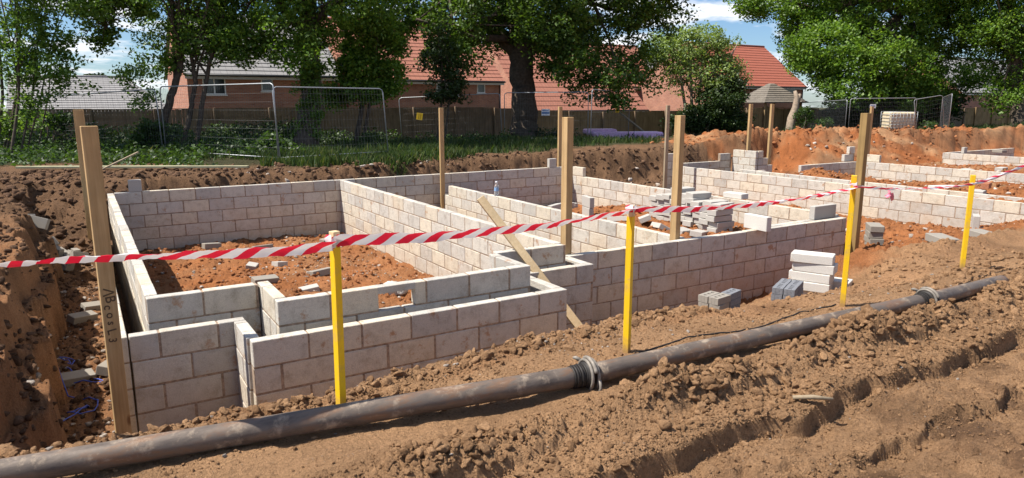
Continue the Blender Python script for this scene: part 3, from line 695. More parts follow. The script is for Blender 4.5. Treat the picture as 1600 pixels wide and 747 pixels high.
# fragments inside the red soil room
for (x, y, a, sc, lab) in ((2.62, 11.85, .4, .45, 'broken pale brick end lying at the centre of the red soil room'), (2.66, 10.1, -.1, .62, 'pale half block lying behind the near inner wall of the red soil room'), (1.92, 14.05, .2, .7, 'grey block against the back wall of the red soil room'), (2.2, 12.1, 1.0, .35, 'small pale chip lying left of centre in the red soil room'), (4.05, 13.7, .3, .9, 'weathered block behind the top of the first yellow stake'), (2.75, 13.6, .1, .8, 'dark flat block near the back of the red soil room'), (3.05, 10.9, .2, .8, 'sunken grey block beside the sandy patch in the red soil room'), (2.2, 10.9, .15, .85, 'flat grey block by the left end of the sandy patch')):
    loose(ME_RUB if sc > .65 else ME_BLOCK, x, y, gz(x, y) + .03, (FLAT + rng.normal(0, .1), rng.normal(0, .1), a), lab, scale=(sc, 1, .8))
# broken block pile at the left trench
for i in range(13):
    x = -0.42 + rng.normal(0, .16); y = 13.6 + rng.normal(0, .5); z = gz(x, y)
    loose(ME_RUB, x, y, z + .06 + .05 * (i % 3), tuple(rng.normal(0, .5, 2)) + (rng.uniform(0, 3),), 'broken grey block in the tumbled pile in the left trench', 'tumbled broken blocks in the left trench', scale=(.6, 1, .8))
for (x, y, a, lab) in ((-.28, 8.3, .3, 'pale broken slab lying at the foot of the left bank'), (-.02, 8.35, 1.2, 'small grey block resting by the outer wall in the left trench'), (-.22, 10.6, .6, 'flat brown slab half way down the left trench'), (-.05, 11.2, 0.4, 'rough grey slab near the wall in the left trench')):
    loose(ME_RUB, x, y, gz(x, y) + .05, (FLAT + .25, .1, a), lab, scale=(.75, 1, .7))

# ------------------------------------------------------------------ timber posts
def post(x, y, z0, z1, wx, wy, label, rz=0, lean=(0, 0), mat=M_TIMBER, name='timber_post'):
    mb = MB(); h = z1 - z0
    mb.box((-wx / 2, -wy / 2, 0), (wx / 2, wy / 2, h), 0, .003)
    v = mb.v[0]; v[:, 0] += lean[0] * v[:, 2] / h; v[:, 1] += lean[1] * v[:, 2] / h
    o = obj(name, mb, mat, loc=(x, y, z0)); o.rotation_euler = (0, 0, rz)
    return tag(o, label, 'post', 'timber profile posts')
p0 = post(0.078, 6.10, -1.35, 1.47, .11, .06, 'tallest nearest timber post with black handwriting, at the left front corner', rz=.12)
post(0.06, 14.80, -1.2, 1.50, .16, .06, 'timber post behind the tallest one, at the far end of the left wall', rz=-.1)
post(6.90, 14.33, -1.2, 1.50, .10, .05, 'slim timber post at the far step of the bottle wall')
post(11.0, 15.6, -1.1, 1.50, .11, .06, 'timber post just behind the corner of the back wall')
post(5.0, 6.93, -1.25, 1.46, .10, .10, 'thick timber post rising inside the left end of the long front wall', rz=.1)
post(6.86, 6.97, -1.25, 1.46, .10, .10, 'thick timber post between the middle yellow stake and the loose heap', rz=.15)
post(13.9, 14.6, -1.1, 1.53, .11, .06, 'weathered grey timber post left of the right plot', mat=M_OLDTIMBER)
post(18.3, 15.5, -.6, 1.55, .13, .07, 'left one of the two posts behind the stepped pier')
post(18.75, 15.05, -.6, 1.55, .13, .07, 'right one of the two posts behind the stepped pier')
post(10.56, 6.70, -1.3, 1.46, .12, .11, 'olive timber post directly behind the tallest yellow stake', rz=.1, mat=m_wood('olive_timber', (0.20, 0.13, 0.05), (0.36, 0.24, 0.10)))
post(24.6, 15.4, -.9, 1.45, .13, .07, 'slim pale post with a concrete foot at the red ramp', mat=M_TIMBER)
# handwriting on the nearest post
def text(body, size, name, mat, parent, loc, rot):
    cu = bpy.data.curves.new(name, 'FONT'); cu.body = body; cu.size = size; cu.extrude = 0.0008; cu.offset = .0012
    t = bpy.data.objects.new(name, cu); C.objects.link(t)
    dg = bpy.context.evaluated_depsgraph_get(); me = bpy.data.meshes.new_from_object(t.evaluated_get(dg)); bpy.data.objects.remove(t)
    o = obj(name, me, mat, parent); o.location = loc; o.rotation_euler = rot; return o
for i_, ch_ in enumerate('\u039bBcosL3'):
    text(ch_, (.10, .10, .085, .085, .08, .09, .08)[i_], 'lettering', M_INK, p0, (-.03 + .006 * math.sin(i_ * 2.1), -.0312, 1.60 - .066 * i_), (FLAT, FLAT + (.1, -.06, .14, -.1, .08, -.12, .1)[i_], 0))
# leaning plank
A = np.array([3.34, 6.13, 0.70]); B = np.array([4.56, 6.13, -.80]); dv = B - A
A = np.array([3.73, 6.80, 0.60]); B = np.array([4.53, 5.98, -.82]); dv = B - A; ud = dv / np.linalg.norm(dv)
nn_ = np.array(SUN) - ud * (np.array(SUN) @ ud); nn_ = nn_ - np.array([0, 0.25, 0]); nn_ -= ud * (nn_ @ ud); nn_ /= np.linalg.norm(nn_); sn_ = np.cross(nn_, ud)
mb = MB(); mb.box((0, -.045, -.02), (np.linalg.norm(dv), .045, .02), 0, .003)
o = obj('plank', mb, M_RAW); o.matrix_world = Matrix(((ud[0], sn_[0], nn_[0], A[0]), (ud[1], sn_[1], nn_[1], A[1]), (ud[2], sn_[2], nn_[2], A[2]), (0, 0, 0, 1)))
tag(o, 'long pale plank leaning diagonally over the second bay', 'plank')
# boards on the grass edge
def board(a, b, z, wdt, label):
    a = np.array(a); b = np.array(b); L = np.linalg.norm(b - a); mb = MB(); mb.box((-L / 2, -wdt / 2, 0), (L / 2, wdt / 2, .05), 0, .004)
    o = obj('timber_board', mb, M_BOARD, loc=(*((a + b) / 2), z)); o.rotation_euler = (0, 0, math.atan2(*(b - a)[::-1])); return tag(o, label, 'board')
board((-1.3, 20.6), (3.45, 17.9), .07, .15, 'long pale green board lying along the top of the back bank')
board((-1.0, 20.75), (2.2, 18.95), .05, .15, 'shorter board lying just behind the long board on the back bank')
mb = MB(); mb.box((-.5, -.03, -.015), (.5, .03, .015), 0, .003); o = obj('timber_board', mb, M_OLDTIMBER, loc=(.75, 18.8, .27)); o.rotation_euler = (0, -.4, .3); tag(o, 'short grey stick propped on the long board behind the tallest post', 'board')

# ------------------------------------------------------------------ yellow stakes
STK = [(1.06, 3.50, 1.00, 'first yellow stake, in front of the projecting bay'), (3.0, 3.45, .99, 'second yellow stake, in front of the long front wall'), (5.22, 3.36, 1.07, 'third and tallest yellow stake, in front of the olive timber post'), (7.35, 3.50, .93, 'fourth yellow stake at the far right, on the bare soil')]
tops = []
for i, (x, y, h, lab) in enumerate(STK):
    z = gz(x, y) - .06; e = empty('yellow_stake', (x, y, z), lab, 'stake', 'yellow painted stakes', rz=.35 + .1 * i); hh = h + .06
    s = .0205; ln = (.012, .0, -.004, .02)[i]
    def prism(z0, z1):
        mb = MB(); mb.box((-s, -s, z0), (s, s, z1), 0, .002); v = mb.v[0]; v[:, 0] += ln * v[:, 2]; return mb
    obj('shaft', prism(0, hh - .07), M_YELLOW, e); obj('stake_top', prism(hh - .07, hh), (M_RAW if i < 2 else M_YELLOW), e)
    tops.append(np.array([x, y, z + hh]))

# ------------------------------------------------------------------ barrier tape
def ribbon(path, width, tw, n=60, sag=.03, stripe=.11):
    """striped ribbon along a path of points; tw = tilt of the ribbon plane (0 upright) at each point"""
    P = []; Tt = []
    for (a, b, ta, tb) in zip(path[:-1], path[1:], tw[:-1], tw[1:]):
        for q in np.linspace(0, 1, n, endpoint=False):
            p = a + (b - a) * q; p = p - np.array([0, 0, sag * 4 * q * (1 - q)]); P.append(p); Tt.append(ta + (tb - ta) * q)
    P.append(path[-1]); Tt.append(tw[-1]); P = np.array(P); Tt = np.array(Tt)
    t = np.gradient(P, axis=0); t /= np.linalg.norm(t, axis=1)[:, None]
    side = np.cross(t, [0, 0, 1.0]); side /= np.linalg.norm(side, axis=1)[:, None]; upv = np.cross(side, t)
    return P, t, side, upv, Tt
m = N('striped_tape', 0.35, spec=0.4)
uvn = m.n('ShaderNodeUVMap'); spu = m.n('ShaderNodeSeparateXYZ'); m.l(uvn.outputs[0], spu.inputs[0])
fr = m.math('FRACT', m.math('ADD', spu.outputs[0], m.math('MULTIPLY', spu.outputs[1], -0.62)))
c = m.mix(m.ramp(fr, [(0.0, 1), (0.485, 1), (0.5, 0), (0.985, 0)]), (0.74, 0.74, 0.76), (0.72, 0.015, 0.05)); m.col(c)
m.b.inputs['Transmission Weight'].default_value = 0.0; m.bump(m.noise(30, 3), .25, .004)
tt = m.n('ShaderNodeBsdfTranslucent'); m.l(c, tt.inputs[0]); xx = m.n('ShaderNodeMixShader'); xx.inputs[0].default_value = .25
m.l(m.b.outputs[0], xx.inputs[1]); m.l(tt.outputs[0], xx.inputs[2]); m.l(xx.outputs[0], m.t.nodes['Material Output'].inputs[0]); M_TAPE = m.mat
def tape_mesh(name, path, width, tw, n=60, sag=.03, period=.16, rows=5, fold=.35):
    P, t, side, upv, T = ribbon(path, width, tw, n, sag); L = np.concatenate([[0], np.cumsum(np.linalg.norm(np.diff(P, axis=0), axis=1))])
    wv = np.linspace(-.5, .5, rows); V = []; UV = []
    for i in range(len(P)):
        d = upv[i] * math.cos(T[i]) + side[i] * math.sin(T[i]); nrm = -upv[i] * math.sin(T[i]) + side[i] * math.cos(T[i])
        for q in wv:
            V.append(P[i] + d * q * width + nrm * fold * width * (q * q) * 1.2 + nrm * (.004 * math.sin(L[i] * 9 + q * 5) + .0022 * math.sin(L[i] * 61 + q * 17) + .0016 * math.sin(L[i] * 143 - q * 29)) + upv[i] * .003 * math.sin(L[i] * 23 + q * 2)); UV.append((L[i] / period, q + .5))
    F = []
    for i in range(len(P) - 1):
        for j in range(rows - 1): F.append((i * rows + j, i * rows + j + 1, (i + 1) * rows + j + 1, (i + 1) * rows + j))
    me = bpy.data.meshes.new(name); me.from_pydata([tuple(v) for v in V], [], F); uv = me.uv_layers.new(name='UVMap')
    for l in me.loops: uv.data[l.index].uv = UV[l.vertex_index]
    me.polygons.foreach_set('use_smooth', np.ones(len(F), bool)); return me
dn = lambda i, d: tops[i] - np.array([0, 0, d])
fr_ = np.array([0.006, -.026, 0])
start = cast(-330, 423, 3.55)
tp = empty('barrier_tape', (1.0, 3.45, 0.95), 'red and white striped barrier tape strung along the yellow stakes', 'tape')
def part_at(name, me, mats, par):
    o = obj(name, me, mats, par); o.matrix_parent_inverse = Matrix.Translation(-Vector(par.location)); return o
mid0 = cast(195, 399, 3.15)
part_at('tape_span', tape_mesh('tape_span', [start, mid0, dn(0, .068) + fr_], .070, [1.15, 1.0, .45], 50, .012), M_TAPE, tp)
part_at('tape_span', tape_mesh('tape_span', [dn(0, .040) + fr_, dn(1, .020) + fr_], .070, [.35, 1.05], 90, .04), M_TAPE, tp)
part_at('tape_span', tape_mesh('tape_span', [dn(1, .012) + fr_, dn(2, .085) + fr_], .060, [.7, 1.2], 90, .05, fold=.8), M_TAPE, tp)
part_at('tape_span', tape_mesh('tape_span', [dn(2, .085) + fr_, dn(3, .075) + fr_], .022, [.2, 2.6], 80, .03, period=.3, fold=1.2), M_TAPE, tp)
part_at('tape_span', tape_mesh('tape_span', [dn(3, .075) + fr_, np.array([8.9, 3.55, gz(7.4, 3.5) + 1.05])], .03, [2.6, 3.2], 60, .02, period=.3, fold=1.0), M_TAPE, tp)
for i in range(3):
    p = tops[i] - np.array([0, 0, (.055, .03, .085)[i]]); a = .35 + .1 * i
    sq = [(-1, -1), (1, -1), (1, 1), (-1, 1), (-1, -1)]; R2 = .0245
    pts = [p + np.array([R2 * (u * math.cos(a) - v * math.sin(a)), R2 * (u * math.sin(a) + v * math.cos(a)), .004 * k2]) for k2, (u, v) in enumerate(sq)]
    part_at('tape_wrap', tape_mesh('tape_wrap', pts, (.06, .05, .04)[i], [0] * 5, 4, 0, fold=0), M_TAPE, tp)
kp = cast(1392, 302, 5.95)
for dx_, dz_ in ((-.05, -.03), (.04, -.07), (-.02, .03)):
    part_at('tape_tail', tape_mesh('tape_tail', [kp, kp + np.array([dx_ * .6, 0, dz_ * .6]), kp + np.array([dx_, .01, dz_])], .03, [.3, .9, .5], 6, 0, fold=.6), M_PINK, tp)

# ------------------------------------------------------------------ steel pipeline
PR = .060
pa, pb, pc, pd_ = np.array([-2.6, 3.84, .085]), np.array([2.40, 3.095, .085]), np.array([5.66, 2.93, .085]), np.array([7.0, 2.99, .045])
pl = empty('pipeline', (2.4, 3.09, 0), 'long rusty steel pipe with lever couplings lying on the soil in front', 'pipe')
for a, b in ((pa, pb), (pb, pc), (pc, pd_)):
    d = (b - a) / np.linalg.norm(b - a); part_at('pipe_section', MB().tube([a + d * q for q in np.linspace(.03, np.linalg.norm(b - a) - .0, 30)], PR, 32), M_PIPE, pl)
def ringpts(c, d, R, a0, a1, n=28):
    s = np.cross(d, [0, 0, 1.0]); s /= np.linalg.norm(s); u_ = np.cross(s, d)
    return [c + R * (math.cos(a) * s + math.sin(a) * u_) for a in np.linspace(a0, a1, n)], s, u_
for c_, d in ((pb, (pb - pa) / np.linalg.norm(pb - pa)), (pc, (pc - pb) / np.linalg.norm(pc - pb))):
    cb = MB()
    for i, (o_, R) in enumerate(((-.105, .064), (-.09, .068), (-.075, .066), (-.06, .070), (-.045, .067), (-.03, .071))):
        cb.tube([c_ + d * (o_ - .008), c_ + d * (o_ + .008)], R, 32)
    cb.tube([c_ + d * -.03, c_ + d * -.012, c_ + d * .0, c_ + d * .012], [.07, .082, .084, .066], 32)
    cp = part_at('coupling', cb, M_RUBBER, pl); I = Matrix.Identity(4)
    for off in (-.012, .028):
        rp, s, u_ = ringpts(c_ + d * off, d, .088, -.9, math.pi + 1.1)
        o = obj('clamp_ring', MB().tube(rp, .0095, 8), M_CLAMP, cp); o.matrix_parent_inverse = I
    lv = [c_ + d * .01 + .088 * (math.cos(2.6) * s + math.sin(2.6) * u_) + d * .0, c_ + s * .06 + u_ * .105 - d * .02, c_ + s * -.03 + u_ * .115 - d * .015]
    lv = [c_ + d * .008 + s * (.098 * math.cos(a)) + u_ * (.098 * math.sin(a)) for a in np.linspace(.4, 2.2, 12)]
    o = obj('lever', MB().tube(lv, [.012] * 12, 8), M_CLAMP, cp); o.matrix_parent_inverse = I
    hk = [c_ + d * .03 + s * .088 + u_ * (-.01), c_ + d * .03 + s * .105 + u_ * -.05, c_ + d * .02 + s * .10 + u_ * -.085]
    o = obj('hook', MB().tube(hk, [.012, .010, .009], 8), M_CLAMP, cp); o.matrix_parent_inverse = I
    o = obj('hook', MB().tube([c_ + d * .0 - s * .07 + u_ * .06, c_ - s * .095 + u_ * .075 - d * .03, c_ - s * .11 + u_ * .07 - d * .035], [.011, .012, .009], 8), M_CLAMP, cp); o.matrix_parent_inverse = I

# bottle
e = empty('bottle', (6.98, 12.05, T0 + .004), 'clear plastic water bottle standing on top of a sunlit wall', 'bottle')
prof = [(0, .0), (.032, .0), (.036, .01), (.036, .06), (.034, .07), (.036, .08), (.036, .14), (.030, .165), (.016, .185), (.013, .2), (.013, .205)]
def lathe(prof, n=20):
    V = []; F = []
    for r_, z in prof:
        for j in range(n): V.append((r_ * math.cos(2 * math.pi * j / n), r_ * math.sin(2 * math.pi * j / n), z))
    for i in range(len(prof) - 1):
        for j in range(n): F.append((i * n + j, i * n + (j + 1) % n, (i + 1) * n + (j + 1) % n, (i + 1) * n + j))
    mb = MB(); mb.add(V, F, 0, True); return mb
obj('bottle_body', lathe([(r_ * 1.25, z * 1.25) for r_, z in prof]), M_CLEAR, e); obj('cap', lathe([(0, .252), (.021, .252), (.021, .285), (0, .285)]), M_WHITETAPE, e); obj('paper_label', lathe([(.0462, .095), (.0462, .165)]), M_LABELBLUE, e)
# blue twine in the trench
pts = []
for i in range(60):
    q = i / 59; x = -.42 + .45 * abs(math.sin(q * 7)) * (0.6 + .4 * math.sin(q * 23)); y = 6.9 + 2.2 * q + .25 * math.sin(q * 17); pts.append((x, y, gz(x, y) + .03))
tag(obj('twine', MB().tube(pts, .006, 5), M_ROPE), 'tangled blue twine on the floor of the left trench', 'twine')
pts = [(-.48 + .03 * math.sin(i), 6.9 + .12 * i, gz(-.48, 6.9 + .12 * i) + .02) for i in range(8)]
# thin dark line across the soil between the stakes
pts = [(3.05 + 2.15 * q, 3.40 + .02 * math.sin(q * 9) - .10 * q * (1 - q), 0) for q in np.linspace(0, 1, 50)]
hh = ground(np.array([p[0] for p in pts]), np.array([p[1] for p in pts]))[0]
tag(obj('line', MB().tube([(p[0], p[1], h_ + .004) for p, h_ in zip(pts, hh)], .006, 6), M_RUBBER), 'thin dark cord lying on the soil between the second and third stakes', 'line')
for (x, y, L, a, lab) in ((4.75, 3.10, .34, .15, 'short split stick lying behind the pipe near the clod heap'), (3.45, 2.35, .22, -.7, 'thin twig stuck in the rutted clods')):
    tag(obj('stick', MB().tube([(x - L / 2 * math.cos(a), y - L / 2 * math.sin(a), gz(x, y) + .03), (x, y, gz(x, y) + .04), (x + L / 2 * math.cos(a), y + L / 2 * math.sin(a), gz(x, y) + .035)], [.012, .014, .008], 6), M_OLDTIMBER), lab, 'stick')

# ------------------------------------------------------------------ loose earth: clods and stones (too many to count)
def ico(sub):
    t = (1 + 5 ** .5) / 2
    V = [(-1, t, 0), (1, t, 0), (-1, -t, 0), (1, -t, 0), (0, -1, t), (0, 1, t), (0, -1, -t), (0, 1, -t), (t, 0, -1), (t, 0, 1), (-t, 0, -1), (-t, 0, 1)]
    F = [(0, 11, 5), (0, 5, 1), (0, 1, 7), (0, 7, 10), (0, 10, 11), (1, 5, 9), (5, 11, 4), (11, 10, 2), (10, 7, 6), (7, 1, 8), (3, 9, 4), (3, 4, 2), (3, 2, 6), (3, 6, 8), (3, 8, 9), (4, 9, 5), (2, 4, 11), (6, 2, 10), (8, 6, 7), (9, 8, 1)]
    V = [np.array(v) / np.linalg.norm(v) for v in V]
    for _ in range(sub):
        mid = {}; NF = []
        def md(a, b):
            k = (min(a, b), max(a, b))
            if k not in mid: q = V[a] + V[b]; V.append(q / np.linalg.norm(q)); mid[k] = len(V) - 1
            return mid[k]
        for a, b, c in F: x, y, z = md(a, b), md(b, c), md(c, a); NF += [(a, x, z), (b, y, x), (c, z, y), (x, y, z)]
        F = NF
    return np.array(V), np.array(F)
IV, IF = ico(2); IV1, IF1 = ico(1); IV0, IF0 = ico(0)
def scatter(name, xy, size, mat, label, cat, fine=True, sink=.35, squash=.75):
    V0, F0 = (IV, IF) if fine is True else (IV0, IF0) if fine is None else (IV1, IF1); n = len(xy); nv = len(V0)
    base = []
    for k in range(16):
        g = np.random.default_rng(k); pn = g.normal(0, 1, (11, 3)); pn /= np.linalg.norm(pn, axis=1)[:, None]; dd = g.uniform(.45, 1.0, 11)
        rr = np.minimum((dd[None] / np.clip(V0 @ pn.T, .05, 1)).min(1), 1.25) * (1 + g.normal(0, .06, nv)); base.append(V0 * rr[:, None] * 1.15)
    base = np.stack(base); kk = rng.integers(0, 16, n); B_ = base[kk]
    sc = size[:, None] * rng.uniform(.65, 1.25, (n, 3)); sc[:, 2] *= squash
    a = rng.uniform(0, 2 * np.pi, n); b = rng.uniform(-.6, .6, n); ca, sa, cb, sb = np.cos(a), np.sin(a), np.cos(b), np.sin(b)
    P = B_ * sc[:, None, :]
    x1 = P[..., 0] * cb[:, None] + P[..., 2] * sb[:, None]; z1 = -P[..., 0] * sb[:, None] + P[..., 2] * cb[:, None]
    x2 = x1 * ca[:, None] - P[..., 1] * sa[:, None]; y2 = x1 * sa[:, None] + P[..., 1] * ca[:, None]
    h = ground(xy[:, 0], xy[:, 1])[0]
    W = np.stack([x2 + xy[:, :1], y2 + xy[:, 1:2], z1 + (h + size * squash * (1 - 2 * sink))[:, None]], -1)
    F = (F0[None] + (np.arange(n) * nv)[:, None, None]).reshape(-1, 3)
    o = obj(name, mesh_np(name, W.reshape(-1, 3), F, False), mat)
    tag(o, label, cat, None, 'stuff'); return o
def band(n, x0, x1, yf, sy): x = rng.uniform(x0, x1, n); return np.stack([x, yf(x) + rng.normal(0, sy, n)], 1)
inb_ = lambda n, x0, x1, y0, y1: np.stack([rng.uniform(x0, x1, n), rng.uniform(y0, y1, n)], 1)
ls = lambda n, a, b, p=2.2: a + (b - a) * rng.uniform(0, 1, n) ** p
rid = band(5200, .5, 7.4, lambda x: 2.75 + 0 * x, .11); rid = rid[rng.uniform(0, 1, len(rid)) < np.clip(.45 + 1.2 * perlin(rid[:, 0] * 1.3, rid[:, 1] * 0 + .5, 42), .08, 1)]
q = [rid, band(1700, .9, 7.4, lambda x: 2.47 + 0 * x, .10), band(2000, -.6, 4.6, lambda x: 3.85 + .1 * ss(2.2, 3.4, x), .09), inb_(1500, -1, 7.8, 3.2, 3.9), inb_(600, 0, 6, 1.4, 2.3), band(220, 4.4, 5.05, lambda x: 2.88 + 0 * x, .09), inb_(1500, 5, 9, 3.6, 4.6), inb_(1200, 6.2, 9, 2.5, 3.6), inb_(350, 1.5, 6, 1.85, 1.98)]
s_ = [ls(len(rid), .004, .034, 5.0), ls(1700, .004, .024, 4), ls(2000, .004, .034, 5.0), ls(1500, .003, .013), ls(600, .003, .012), ls(220, .010, .045, 2), ls(1500, .004, .022, 3), ls(1200, .005, .036, 3.2), ls(350, .003, .015)]
cr_ = [band(9000, .5, 7.2, lambda x: 2.73 + 0 * x, .13), band(4000, .9, 7.2, lambda x: 2.45 + 0 * x, .10), band(4500, .9, 7.2, lambda x: 2.35 + 0 * x, .045), band(5000, -.6, 4.8, lambda x: 3.83 + .1 * ss(2.2, 3.4, x), .12), inb_(5000, -.8, 6.5, 3.2, 3.8), inb_(3500, .5, 5.5, 1.4, 2.3), band(1500, 1.4, 5.5, lambda x: 1.95 + 0 * x, .04)]
cs_ = [ls(len(q_), .0022, .009, 2.2) for q_ in cr_]
scatter('soil_crumbs', np.concatenate(cr_), np.concatenate(cs_), M_CLOD, 'fine brown crumbs of earth covering the ridge and ruts', 'crumbs', fine=None)
scatter('soil_clods', np.concatenate(q), np.concatenate(s_), M_CLOD, 'crumbled brown clods along the track ridge and bank crest', 'clods')
q = [inb_(4200, .5, 4.55, 6.6, 14.4), inb_(800, 7.1, 10.5, 9, 14.4), inb_(1500, 9, 14.6, 5.2, 9), inb_(1500, 15.4, 20.5, 5, 13), inb_(1400, 21, 31, 7, 19), inb_(700, 19, 40, 18, 22), np.stack([rng.normal(15.9, .6, 500), rng.normal(11.4, .7, 500)], 1)]
s_ = [ls(4200, .006, .042, 4), ls(800, .01, .04), ls(1500, .008, .045, 3), ls(1500, .01, .05), ls(1400, .015, .07), ls(700, .02, .09), ls(500, .012, .045)]
scatter('red_soil_lumps', np.concatenate(q), np.concatenate(s_), M_REDCLOD, 'loose orange red soil lumps in the rooms and on the far bank', 'clods', fine=False)
q = [inb_(1600, -.55, .05, 4.6, 15), inb_(1700, -3.5, .1, 14, 20), inb_(1200, -1.5, -.5, 4, 14), inb_(4200, .2, 19, 15.9, 18.9)]
s_ = [ls(1600, .008, .045, 3), ls(1700, .012, .08, 3), ls(1200, .008, .05, 3), ls(4200, .010, .075, 3.4)]
scatter('loam_lumps', np.concatenate(q), np.concatenate(s_), M_DARKCLOD, 'dark loam lumps in the left trench and along the back bank', 'clods', fine=False)
q = [inb_(500, .5, 4.5, 6.6, 14.3), inb_(220, -.5, .05, 5, 14), inb_(170, -1, 7.5, 3.2, 4.2), inb_(120, 1, 7, 1.5, 3), inb_(200, 15.5, 20.4, 6, 13), inb_(200, 9.5, 14.5, 5, 9), inb_(150, 21, 30, 8, 18), np.stack([rng.normal(3.3, .6, 420), rng.normal(11.2, .6, 420)], 1), inb_(150, 3, 20, 15.8, 18), np.stack([rng.normal(2.75, .22, 160), rng.normal(3.85, .14, 160)], 1)]
s_ = [ls(500, .007, .035, 3), ls(220, .007, .04, 3), ls(170, .004, .018, 3), ls(120, .003, .013, 3), ls(200, .01, .06, 3), ls(200, .01, .05, 3), ls(150, .02, .09, 3), ls(420, .006, .022, 3), ls(150, .02, .10, 3), ls(160, .003, .011, 3)]
scatter('pale_stones', np.concatenate(q), np.concatenate(s_), M_STONE, 'small pale stones scattered over the soil', 'stones', fine=False, squash=.6)
def stone(x, y, r_, label, mat, sq=.7):
    me = mesh_np('stone', IV * np.array([r_, r_ * .75, r_ * sq]) * (1 + .1 * np.random.default_rng(int(r_ * 1e4)).normal(0, 1, (len(IV), 1))), IF, True)
    o = obj('stone', me, mat, loc=(x, y, gz(x, y) + r_ * sq * .5)); o.rotation_euler = (0, 0, .5); tag(o, label, 'stone')
stone(.28, 3.70, .042, 'rounded tan cobble lying on the bank crest near the left front', m_simple('tan_stone', (.50, .33, .17), .8), .75)
stone(3.62, 9.3, .16, 'pale rubble lump seen through the opening in the inner wall', M_WHITE, .8)
stone(3.75, 9.2, .10, 'smaller rubble lump beside the pale one behind the opening', M_GREY, .7)

# ------------------------------------------------------------------ mesh site fencing
def heras(p, q, label, lean=0.0, H=2.0, sign=None, group='steel mesh site fence panels'):
    p = np.array(p, float); q = np.array(q, float); L = np.hypot(*(q - p)[:2]); a = math.atan2(q[1] - p[1], q[0] - p[0])
    e = empty('fence_panel', (p[0], p[1], p[2]), label, 'fence panel', group, rz=a); e.rotation_euler = (lean, -math.atan2(q[2] - p[2], L), a)
    r_ = .018
    cnr = [(0, 0, 0.06), (0, 0, H - .12), (.03, 0, H - .04), (.12, 0, H), (L - .12, 0, H), (L - .03, 0, H - .04), (L, 0, H - .12), (L, 0, .06)]
    obj('frame', MB().tube(cnr, r_, 8).tube([(0, 0, .14), (L, 0, .14)], r_ * .8, 6), M_GALV, e)
    n = int(L / .10); ws = MB()
    for i in range(1, n): x = L * i / n; ws.tube([(x, 0, .14), (x, 0, H)], .0018, 4, caps=False, smooth=False)
    for z in (.4, .62, .9, 1.12, 1.4, 1.62, 1.85): ws.tube([(0, .004, z), (L, .004, z)], .0018, 4, caps=False, smooth=False)
    obj('wire_mesh', ws, M_WIRE, e)
    for x in (.0,):
        f = MB(); f.box((x - .12, -.33, -.08), (x + .12, .33, .06), 0, .03); obj('foot', f, M_CLAMP, e)
    return e
def gp(px, depth):
    x, y = uv2xy((px - 800) / FPX * depth * 1.0, depth * 1.0); return (x, y, gz(x, y))
heras(gp(20, 25.0), gp(270, 22.6), 'mesh fence panel at the far left, in front of the grey roof', H=2.05)
heras(gp(274, 22.4), gp(447, 19.2), 'mesh fence panel before the brick house window', H=2.1)
heras(gp(450, 19.2), gp(618, 21.8), 'leaning mesh fence panel right of the ivy clad trunk', lean=-.10, H=2.02)
heras(gp(640, 31.5), gp(794, 31.5), 'mesh fence panel left of the great oak trunk', H=2.1)
heras(gp(798, 31.5), gp(926, 31.0), 'mesh fence panel right of the great oak trunk', H=2.1)
heras(gp(930, 30.0), gp(988, 33), 'skewed mesh fence panel by the lilac packs', H=2.15)
heras(gp(1245, 56), gp(1321, 43), 'slanting mesh fence panel right of the dead trunk', H=2.1)
heras(gp(1326, 43), gp(1427, 43), 'mesh fence panel with the white notice and the caged tank behind', H=2.1)
heras(gp(1431, 43), gp(1474, 43), 'narrow mesh fence panel at the right end of the row', H=2.1)
heras(gp(1466, 44.5), gp(1480, 40), 'end mesh fence panel turned edge on under the right oak', H=2.1)
def sign(px, py, depth, wd, ht, face, label, kind=0, roll=0):
    p = cast(px, py, depth); e = empty('sign', tuple(p), label, 'sign'); yaw = math.atan2(FW[1], FW[0]) - math.pi / 2; e.rotation_euler = (0, roll, yaw)
    obj('sign_board', MB().box((-wd / 2, 0, -ht / 2), (wd / 2, .006, ht / 2), 0, .001), face, e)
    mk = MB()
    if kind == 1:      # white board with blue lower band and text lines
        mk.box((-wd * .47, -.003, -ht * .22), (wd * .47, -.0005, ht * .02)); mk.box((-wd * .40, -.003, ht * .18), (wd * .38, -.0005, ht * .30)); obj('sign_print', mk, M_SIGNB, e)
    elif kind == 2:
        for a, b in ((-.2, -.12), (.1, .18)): mk.box((wd * a, -.003, -ht * .36), (wd * b, -.0005, ht * .36))
        obj('sign_print', mk, m_simple('ochre_ink', (.45, .27, .02), .5), e)
    else:
        for z in (.2, -.02, -.22): mk.box((-wd * .36, -.003, ht * z), (wd * .36, -.0005, ht * (z + .08)))
        obj('sign_print', mk, M_SIGNB, e)
    return e
sign(655.5, 182, 31.2, .27, .30, M_SIGNY, 'small tilted yellow sign on the fence right of the leaning panel', 2, .15)
sign(852.5, 175.5, 31.1, .36, .28, M_SIGNW, 'white and blue sign on the fence right of the great oak trunk', 1)
sign(965, 172, 32.5, .18, .24, M_SIGNY, 'little yellow sign above the lilac packs', 2)
sign(1364, 166, 42.9, .36, .24, M_SIGNW, 'white notice on the mesh panel beside the caged tank', 0)

